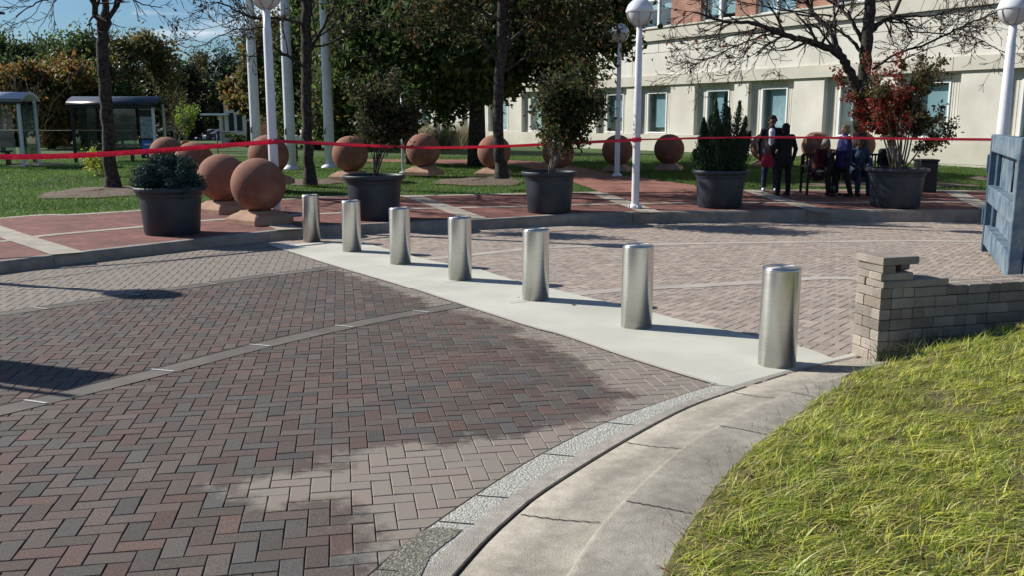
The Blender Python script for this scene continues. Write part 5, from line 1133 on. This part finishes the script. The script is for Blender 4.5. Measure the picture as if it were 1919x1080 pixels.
def lettering(o, c, words, start, pitch, hgt=0.054):
    """words printed on the tape, following it"""
    L = [0]
    for a, b in zip(c, c[1:]): L.append(L[-1] + (b - a).length)
    xs = [q.x for q in c]; ys = [q.y for q in c]; zz = [q.z for q in c]; V = []; Fs = []
    s = start
    while s + 0.62 < L[-1]:
        cu = bpy.data.curves.new('txt', 'FONT'); cu.body = words; cu.size = hgt * 1.2; cu.space_character = 1.1; cu.extrude = 0.0; cu.resolution_u = 2
        to = bpy.data.objects.new('txt', cu); COL.objects.link(to); dg = bpy.context.evaluated_depsgraph_get(); me = to.evaluated_get(dg).to_mesh(); vs = [tuple(v.co) for v in me.vertices]; fs = [tuple(p.vertices) for p in me.polygons]; to.to_mesh_clear() if hasattr(to, 'to_mesh_clear') else None
        bpy.data.objects.remove(to); bpy.data.curves.remove(cu)
        off = len(V)
        for x_, y_, _ in vs:
            q = s + x_; p_ = Vector((np.interp(q, L, xs), np.interp(q, L, ys), np.interp(q, L, zz))); p2_ = Vector((np.interp(q + 0.01, L, xs), np.interp(q + 0.01, L, ys), np.interp(q + 0.01, L, zz)))
            t_ = (p2_ - p_); t_ = t_.normalized() if t_.length else Vector((1, 0, 0)); n_ = t_.cross(Vector((0, 0, 1))).normalized()
            i_ = np.interp(q, L, range(len(c))); tw = 0.12 * math.sin(i_ * 0.21); v_ = Vector((0, 0, 1)) * math.cos(tw) + n_ * math.sin(tw); fn = t_.cross(v_).normalized(); fn = fn if fn.y < 0 else -fn
            V.append(tuple(p_ + v_ * (y_ - hgt / 2) + fn * 0.006))
        Fs += [tuple(i + off for i in f) for f in fs]; s += pitch
    if V: MB().add(V, Fs).build('lettering', M['tapeink'], o)
o, c = tape('barrier_tape', TAPE, 'red barrier tape from the left edge to the left white lamp post'); lettering(o, c, 'CAUTION CUIDADO', 0.15, 0.74)
mid = (LA + LB_) / 2
o, c = tape('barrier_tape', [(LA.x + 0.02, LA.y - 0.095, 1.40), tuple(GD(660, 271, 16.3)), tuple(GD(800, 276, 17.0)), tuple(GD(925, 274, 17.6)), tuple(GD(1060, 268, 18.1)), (LB_.x, LB_.y - 0.085, GD(1190, 261, LB_.y).z)], 'red barrier tape sagging between the left and the centre lamp posts', 0.06, 30, lambda f: 0.5 * math.sin(f * 3.1)); 
o, c = tape('barrier_tape', [(LB_.x, LB_.y - 0.08, GD(1190, 261, LB_.y).z), tuple(GD(1330, 258, 18.3)), tuple(GD(1480, 257, 17.9)), tuple(GD(1660, 259, 17.4)), (LC.x, LC.y - 0.09, GD(1866, 261, 17).z)], 'red barrier tape from the centre lamp post past the people to the right lamp post', 0.052, 30, lambda f: 0.9 - 0.5 * f)
for L_, z_, lb in ((LA, 1.385, 'red tape knotted round the left lamp post'), (LB_, GD(1190, 261, LB_.y).z, 'red tape knotted round the centre lamp post')):
    o = MB().lathe([(0.092, -0.045), (0.096, -0.03), (0.093, 0.0), (0.097, 0.03), (0.092, 0.045)], n=20, cap=False).build('tape_knot', M['tape'], None, loc=(L_.x, L_.y, z_)); tag(o, lb, 'tape', 'tape knots')
# faint second line of pale tape far behind
o = MB().tube([tuple(GD(-60, 243, 33)), tuple(GD(100, 244, 33)), tuple(GD(330, 243, 33))], 0.012, 5).build('string_line', mat('string', (0.4, 0.42, 0.3), 0.7)); tag(o, 'thin pale cord stretched in front of the bus shelters', 'cord')

# ---------------------------------------------------------------- bench
def bench(x, y, rz):
    t = thing('park_bench', 'black slatted metal bench behind the people', 'bench', (x, y, zs(x, y)), rz); L = 2.0
    b = MB()
    for k in range(26): b.box((-L / 2 + 0.04 + k * (L - 0.08) / 25, 0.26, 0.68), (0.035, 0.02, 0.42))
    b.box((0, 0.26, 0.90), (L, 0.035, 0.05)).box((0, 0.26, 0.47), (L, 0.035, 0.04)).build('backrest', M['black'], t)
    s = MB()
    for k in range(8): s.box((0, -0.20 + k * 0.06, 0.45), (L, 0.042, 0.025))
    s.build('seat', M['black'], t)
    f = MB()
    for k in range(26): f.box((-L / 2 + 0.04 + k * (L - 0.08) / 25, -0.235, 0.38), (0.035, 0.02, 0.12))
    f.build('apron', M['black'], t)
    for sx_ in (-L / 2, L / 2):
        for sy_ in (-0.22, 0.26): MB().box((sx_, sy_, 0.3 if sy_ < 0 else 0.45), (0.05, 0.05, 0.62 if sy_ < 0 else 0.9)).build('leg', M['black'], t)
        MB().box((sx_, 0.02, 0.64), (0.06, 0.5, 0.04)).build('armrest', M['black'], t)
BX = GD(1590, 300, 21.3); bench(BX.x, 21.3, R(0))

# ---------------------------------------------------------------- people
def capsule(mb, a, b, ra, rb, n=14, sq=1.0):
    a, b = Vector(a), Vector(b); d = (b - a); L = d.length; q = d.to_track_quat('Z', 'Y') if L > 1e-6 else Quaternion(); prof = []
    for k in range(5): e = -math.pi / 2 + (math.pi / 2) * k / 4; prof.append((ra * math.cos(e), ra * math.sin(e)))
    for k in range(5): e = (math.pi / 2) * k / 4; prof.append((rb * math.cos(e), L + rb * math.sin(e)))
    vs = []; fs = []
    for r, z in prof:
        for k in range(n): g_ = 2 * math.pi * k / n; vs.append(a + q @ Vector((max(r, 1e-4) * math.cos(g_), max(r, 1e-4) * math.sin(g_), z)))
    for i in range(len(prof) - 1):
        for k in range(n): w_ = i * n + k; e_ = i * n + (k + 1) % n; fs.append((w_, e_, e_ + n, w_ + n))
    fs.append(tuple(reversed(range(n)))); fs.append(tuple((len(prof) - 1) * n + k for k in range(n)))
    mb.add(vs, fs, True)
def ell(mb, c, r, rot=None):
    m2 = MB().sphere((0, 0, 0), r, 18, 12, -0.9999, 0.9999); c = Vector(c); vs = [c + ((rot @ Vector(v)) if rot else Vector(v)) for v in m2.v]
    n = 18; f = list(m2.f) + [tuple(reversed(range(n))), tuple(12 * n + k for k in range(n))]
    mb.add(vs, f, True)
def fuse(mb, name, material, parent, voxel=0.011, smooth=4):
    o = mb.build(name, material, parent); r = o.modifiers.new('r', 'REMESH'); r.mode = 'VOXEL'; r.voxel_size = voxel; r.use_smooth_shade = True
    s = o.modifiers.new('s', 'SMOOTH'); s.iterations = smooth; s.factor = 0.5
    dg = bpy.context.evaluated_depsgraph_get(); me = bpy.data.meshes.new_from_object(o.evaluated_get(dg)); o.modifiers.clear(); old = o.data; o.data = me; bpy.data.meshes.remove(old)
    me.materials.clear(); me.materials.append(material)
    for p_ in me.polygons: p_.use_smooth = True; 
    me.polygons.foreach_set('material_index', [0] * len(me.polygons))
    return o
def V3(*a): return Vector(a)
def person(label, loc, rz, j, skin, hair, top, legs, shoes, hairstyle='short', sc=1.0, coat=0.0, extra=None, group=None, open_shirt=None):
    """j: joints in local metres, +y = the way the person faces"""
    t = thing('person', label, 'person', loc, rz, group); t.scale = (sc, sc, sc)
    D = dict(pelvis=V3(0, 0, .93), waist=V3(0, 0, 1.08), chest=V3(0, 0, 1.28), neck=V3(0, 0, 1.47), head=V3(0, .015, 1.60), look=V3(0, 1, 0),
             hl=V3(-.09, 0, .90), hr=V3(.09, 0, .90), kl=V3(-.10, .02, .50), kr=V3(.10, .02, .50), al=V3(-.11, -.02, .09), ar=V3(.11, -.02, .09),
             sl=V3(-.18, 0, 1.40), sr=V3(.18, 0, 1.40), el=V3(-.25, -.03, 1.12), er=V3(.25, -.03, 1.12), wl=V3(-.25, .06, .88), wr=V3(.25, .06, .88), fl=V3(0, 1, 0), fr=V3(0, 1, 0))
    D.update(j); body = MB(); hd = D['head']; lk = D['look'].normalized()
    up = V3(0, 0, 1); rt = lk.cross(up).normalized(); up2 = rt.cross(lk).normalized(); Rm = Matrix((rt, lk, up2)).transposed()
    capsule(body, D['pelvis'], D['waist'], .14, .125); capsule(body, D['waist'], D['chest'], .125, .14); capsule(body, D['chest'], (D['sl'] + D['sr']) / 2, .14, .10)
    capsule(body, D['sl'], D['sr'], .065, .065); capsule(body, D['neck'] - V3(0, 0, .03), hd - up2 * .05, .055, .05)
    ell(body, hd + up2 * .025, (.077, .095, .10), Rm); ell(body, hd + lk * .03 - up2 * .055, (.055, .062, .06), Rm)
    ell(body, hd + lk * .095 - up2 * .012, (.013, .02, .022), Rm)
    for s in (-1, 1): ell(body, hd + rt * s * .078 - up2 * .005, (.012, .02, .03), Rm)
    for s, h_, k_, a_, f_ in ((-1, 'hl', 'kl', 'al', 'fl'), (1, 'hr', 'kr', 'ar', 'fr')):
        capsule(body, D[h_], D[k_], .085, .055); capsule(body, D[k_], D[a_], .052, .034); capsule(body, D[a_] - V3(0, 0, .03), D[a_] + D[f_].normalized() * .15 - V3(0, 0, .05), .034, .03)
    for s, s_, e_, w_ in ((-1, 'sl', 'el', 'wl'), (1, 'sr', 'er', 'wr')):
        capsule(body, D[s_], D[e_], .05, .036); capsule(body, D[e_], D[w_], .036, .025)
        d = (D[w_] - D[e_]).normalized(); side = d.cross(V3(0, 1, 0.01)).normalized(); inn = d.cross(side).normalized()
        palm = D[w_] + d * .045; capsule(body, D[w_], palm + d * .02, .024, .03)
        for q_, (o_, L_) in enumerate(((-.024, .062), (-.008, .072), (.008, .068), (.023, .054))):
            b0_ = palm + side * o_ + d * .025; b1_ = b0_ + d * L_ * .5 + inn * .010; b2_ = b1_ + d * L_ * .45 + inn * .022; capsule(body, b0_, b1_, .0095, .009, 8); capsule(body, b1_, b2_, .009, .0075, 8)
        b0_ = palm - d * .02 + side * s * -.022; b1_ = b0_ + side * s * -.028 + d * .03 + inn * .01; capsule(body, b0_, b1_, .012, .009, 8); capsule(body, b1_, b1_ + d * .028, .009, .008, 8)
    b = fuse(body, 'body', skin, t, 0.0075, 3)
    em = bpy.data.materials.get('eye') or mat('eye', (0.02, 0.015, 0.01), 0.2)
    for s in (-1, 1): e = MB(); ell(e, hd + rt * s * .031 + lk * .088 + up2 * .018, (.010, .007, .006), Rm); e.build('eye', em, t)
    m_ = MB(); ell(m_, hd + lk * .092 - up2 * .052, (.022, .006, .006), Rm); m_.build('mouth', cloth('lip', (0.12, 0.04, 0.035)), t)
    tp = MB(); r_ = .022 + coat
    capsule(tp, D['pelvis'] + V3(0, 0, -.02 - coat * 2.5), D['waist'], .155 + coat, .14 + coat); capsule(tp, D['waist'], D['chest'], .14 + coat, .16 + coat * .6); capsule(tp, D['chest'], (D['sl'] + D['sr']) / 2 - V3(0, 0, .01), .155, .105)
    capsule(tp, D['sl'], D['sr'], .08, .08); capsule(tp, D['neck'] - V3(0, 0, .07), D['neck'] + V3(0, 0, .01), .085, .068)
    for s, s_, e_, w_ in ((-1, 'sl', 'el', 'wl'), (1, 'sr', 'er', 'wr')): capsule(tp, D[s_], D[e_], .072, .055); capsule(tp, D[e_], D[w_] + (D[e_] - D[w_]) * .05, .055, .04)
    fuse(tp, 'jacket', top, t, 0.012, 4)
    if open_shirt:
        sh_ = MB(); ell(sh_, (D['chest'] + D['waist']) / 2 + V3(0, .10, .06), (.085, .085, .23)); ell(sh_, D['chest'] + V3(0, .085, .09), (.075, .075, .10)); fuse(sh_, 'shirt', open_shirt, t, 0.01, 2)
    tr_ = MB(); capsule(tr_, D['hl'], D['hr'], .115, .115); ell(tr_, D['pelvis'] + V3(0, 0, -.01), (.16, .125, .12))
    for h_, k_, a_ in (('hl', 'kl', 'al'), ('hr', 'kr', 'ar')): capsule(tr_, D[h_], D[k_], .10, .074); capsule(tr_, D[k_], D[a_] + V3(0, 0, .01), .074, .06)
    fuse(tr_, 'trousers', legs, t, 0.012, 4)
    for a_, f_ in (('al', 'fl'), ('ar', 'fr')):
        s_ = MB(); ff = D[f_].normalized(); a0 = D[a_] - V3(0, 0, .048); capsule(s_, a0 - ff * .035, a0 + ff * .15, .042, .038); capsule(s_, a0, a0 + V3(0, 0, .05), .045, .045); fuse(s_, 'shoe', shoes, t, 0.01, 2)
    hr_ = MB()
    if hairstyle == 'curly':
        for k in range(46):
            a = random.uniform(0, 6.28); e = random.uniform(-0.1, 1.5); v = V3(math.cos(a) * math.cos(e), math.sin(a) * math.cos(e), math.sin(e))
            if v.y > 0.45 and v.z < 0.55: continue
            ell(hr_, hd + Rm @ V3(v.x * .085, v.y * .098 - .01, .04 + v.z * .10), (.032, .032, .032))
    else:
        ell(hr_, hd + up2 * .045 - lk * .018, (.09, .098, .095), Rm)
        ell(hr_, hd - lk * .045 - up2 * (.02 if hairstyle == 'short' else .06), (.082, .065, .085 if hairstyle == 'short' else .11), Rm)
        for s in (-1, 1): ell(hr_, hd + rt * s * .065 + up2 * .0 - lk * .01, (.028, .05, .06), Rm)
    fuse(hr_, 'hair', hair, t, 0.009, 2)
    return t
BLK = cloth('black_cloth', (0.008, 0.008, 0.010)); JN = cloth('dark_denim', (0.012, 0.02, 0.045)); GJ = cloth('blue_denim', (0.025, 0.04, 0.075)); RD = cloth('maroon_cloth', (0.045, 0.008, 0.008)); BU = cloth('royal_blue_cloth', (0.012, 0.016, 0.085)); WS = cloth('pale_shirt', (0.45, 0.46, 0.50)); HB = cloth('black_hair', (0.008, 0.006, 0.006)); HG = cloth('grey_blond_hair', (0.23, 0.17, 0.09)); SW = cloth('white_shoe', (0.6, 0.6, 0.62)); SB = cloth('dark_shoe', (0.02, 0.015, 0.015))
g = GZ(1441, 357, zs); person('man with curly black hair in an open dark jacket over a pale shirt', (g.x, g.y, g.z), R(165), dict(hl=V3(-.09, 0, .93), hr=V3(.09, 0, .93), al=V3(-.14, 0, .085), ar=V3(.13, 0, .085), kl=V3(-.13, .02, .5), kr=V3(.12, .03, .5), wl=V3(-.17, .17, .98), el=V3(-.27, -.02, 1.14), er=V3(.29, -.04, 1.12), wr=V3(.27, .03, .88), look=V3(-.15, 1, -.25)), M['skin'], HB, BLK, JN, SW, 'curly', 1.02, 0.01, open_shirt=WS)
g = GZ(1466, 366, zs); P2 = person('person seen from behind in a long black coat and dark trousers', (g.x, g.y, g.z), R(12), dict(al=V3(-.13, 0, .085), ar=V3(.14, 0, .085), kl=V3(-.12, .02, .48), kr=V3(.13, .02, .48), el=V3(-.30, .02, 1.14), wl=V3(-.26, .20, 1.0), er=V3(.28, -.02, 1.12), wr=V3(.26, .05, .86), look=V3(-.3, 1, -.05)), M['skin'], HB, BLK, BLK, SB, 'bob', 0.95, 0.03)
g2 = GD(1440, 296, g.y - 0.05); t = thing('red_bag', 'red handbag hanging from the arm of the person in black', 'bag', (g2.x, g2.y + 0.05, g2.z - 0.20))
bb = MB(); vs = []
for z_, w_, d_ in ((0, .12, .05), (.04, .15, .075), (.16, .14, .07), (.26, .10, .045), (.30, .085, .03)):
    for k in range(16): a = 2 * math.pi * k / 16; vs.append((w_ * math.copysign(abs(math.cos(a)) ** .6, math.cos(a)), d_ * math.copysign(abs(math.sin(a)) ** .6, math.sin(a)), z_))
fs = [(i * 16 + k, i * 16 + (k + 1) % 16, (i + 1) * 16 + (k + 1) % 16, (i + 1) * 16 + k) for i in range(4) for k in range(16)] + [tuple(reversed(range(16))), tuple(64 + k for k in range(16))]
bb.add(vs, fs, True).build('bag_body', cloth('red_leather', (0.25, 0.015, 0.03)), t); MB().tube([(-.07, 0, .28), (-.06, 0, .38), (0, 0, .43), (.06, 0, .38), (.07, 0, .28)], .009, 6).build('handle', cloth('red_strap', (0.3, 0.02, 0.04)), t)
g = GZ(1577, 367, zs); person('woman with short grey blond hair in a royal blue jacket, facing left', (g.x, g.y, g.z), R(95), dict(al=V3(-.12, -.16, .085), ar=V3(.10, .22, .085), kl=V3(-.11, -.05, .47), kr=V3(.10, .13, .47), el=V3(-.24, .05, 1.12), wl=V3(-.18, .28, 1.10), er=V3(.24, .04, 1.12), wr=V3(.14, .27, 1.02), look=V3(.1, 1, -.25)), M['skinl'], HG, BU, BLK, SB, 'short', 0.93, 0.035)
ca = thing('folded_coat', 'dark folded coat hanging over the forearm of the woman in blue', 'coat', (g.x - 0.30, g.y - 0.03, g.z + 0.52)); cb = MB()
for k in range(7): capsule(cb, (random.uniform(-.05, .05), (k - 3) * .035, .52), (random.uniform(-.07, .07) - .02, (k - 3) * .04, random.uniform(.0, .12)), .038, .045)
fuse(cb, 'cloth', BLK, ca, 0.012, 3)
def seated(xp, Yoff, label, skin, hair, top, legs, shoes, rz=R(180), lean=0.0, hs='short', look=V3(0, 1, -.4), side=0.0, **kw):
    g = GD(xp, 300, 21.15); z = zs(0, 21.2); ln = lean
    d = dict(pelvis=V3(0, 0, .55), waist=V3(0, .02 + ln * .25, .70), chest=V3(0, .05 + ln * .6, .90), neck=V3(0, .07 + ln, 1.08), head=V3(0, .10 + ln * 1.25, 1.21 - ln * .1), look=look, hl=V3(-.09, .02, .54), hr=V3(.09, .02, .54), kl=V3(-.13, .45, .52), kr=V3(.12, .45, .50), al=V3(-.13, .50, .085), ar=V3(.15, .55, .085),
             sl=V3(-.18, .05 + ln * .8, 1.02), sr=V3(.18, .05 + ln * .8, 1.02), el=V3(-.26, .12 + ln, .78), er=V3(.26, .12 + ln, .78), wl=V3(-.12, .36, .66), wr=V3(.12, .34, .66)); d.update(kw)
    return person(label, (g.x, 21.15 + Yoff, z), rz, d, skin, hair, top, legs, shoes, hs, 0.97, 0.02)
seated(1533, -0.02, 'person in a maroon jacket leaning forward on the left end of the bench', M['skinl'], cloth('grey_hair', (0.16, 0.15, 0.14)), RD, BLK, SB, R(205), 0.10)
seated(1606, 0.0, 'seated person in a blue denim jacket behind the woman in blue', M['skin'], HB, GJ, JN, SB, R(180), 0.0)
seated(1662, 0.0, 'seated person in black behind the stems of the red leaved shrub', M['skin'], HB, BLK, BLK, SB, R(175), 0.12)
g = GD(1558, 300, 21.1); t = thing('denim_bag', 'pale blue bag standing on the bench beside the person in maroon', 'bag', (g.x, 21.1, zs(0, 21.1) + 0.465)); bevel(MB().box((0, 0, .14), (.26, .14, .28), 0.2, 0.85).build('bag_body', GJ, t), 0.03, 3); MB().tube([(-.08, 0, .27), (-.06, 0, .36), (.06, 0, .36), (.08, 0, .27)], .01, 6).build('handle', WS, t)

# a banner sign just out of frame at the left throws the long shadow on the paving
t = thing('banner_sign', 'pole with a hanging banner panel beyond the left edge, known by its shadow', 'sign', (-7.05, 7.72, zroad(0, 7.7)), SUN_AZ * -1)
MB().tube([(-0.30, 0, 0), (-0.30, 0, 2.95)], 0.035, 10).build('pole', M['black'], t)
b = MB(); b.box((0.0, 0, 2.1), (0.16, 0.02, 1.5)).box((0.20, 0, 2.1), (0.14, 0.02, 1.5)).box((0.105, 0, 2.42), (0.05, 0.02, 0.86)).box((0.105, 0, 1.5), (0.05, 0.02, 0.3)).box((-0.15, 0, 2.15), (0.14, 0.02, 1.4)); b.build('panel', M['bluedark'], t)
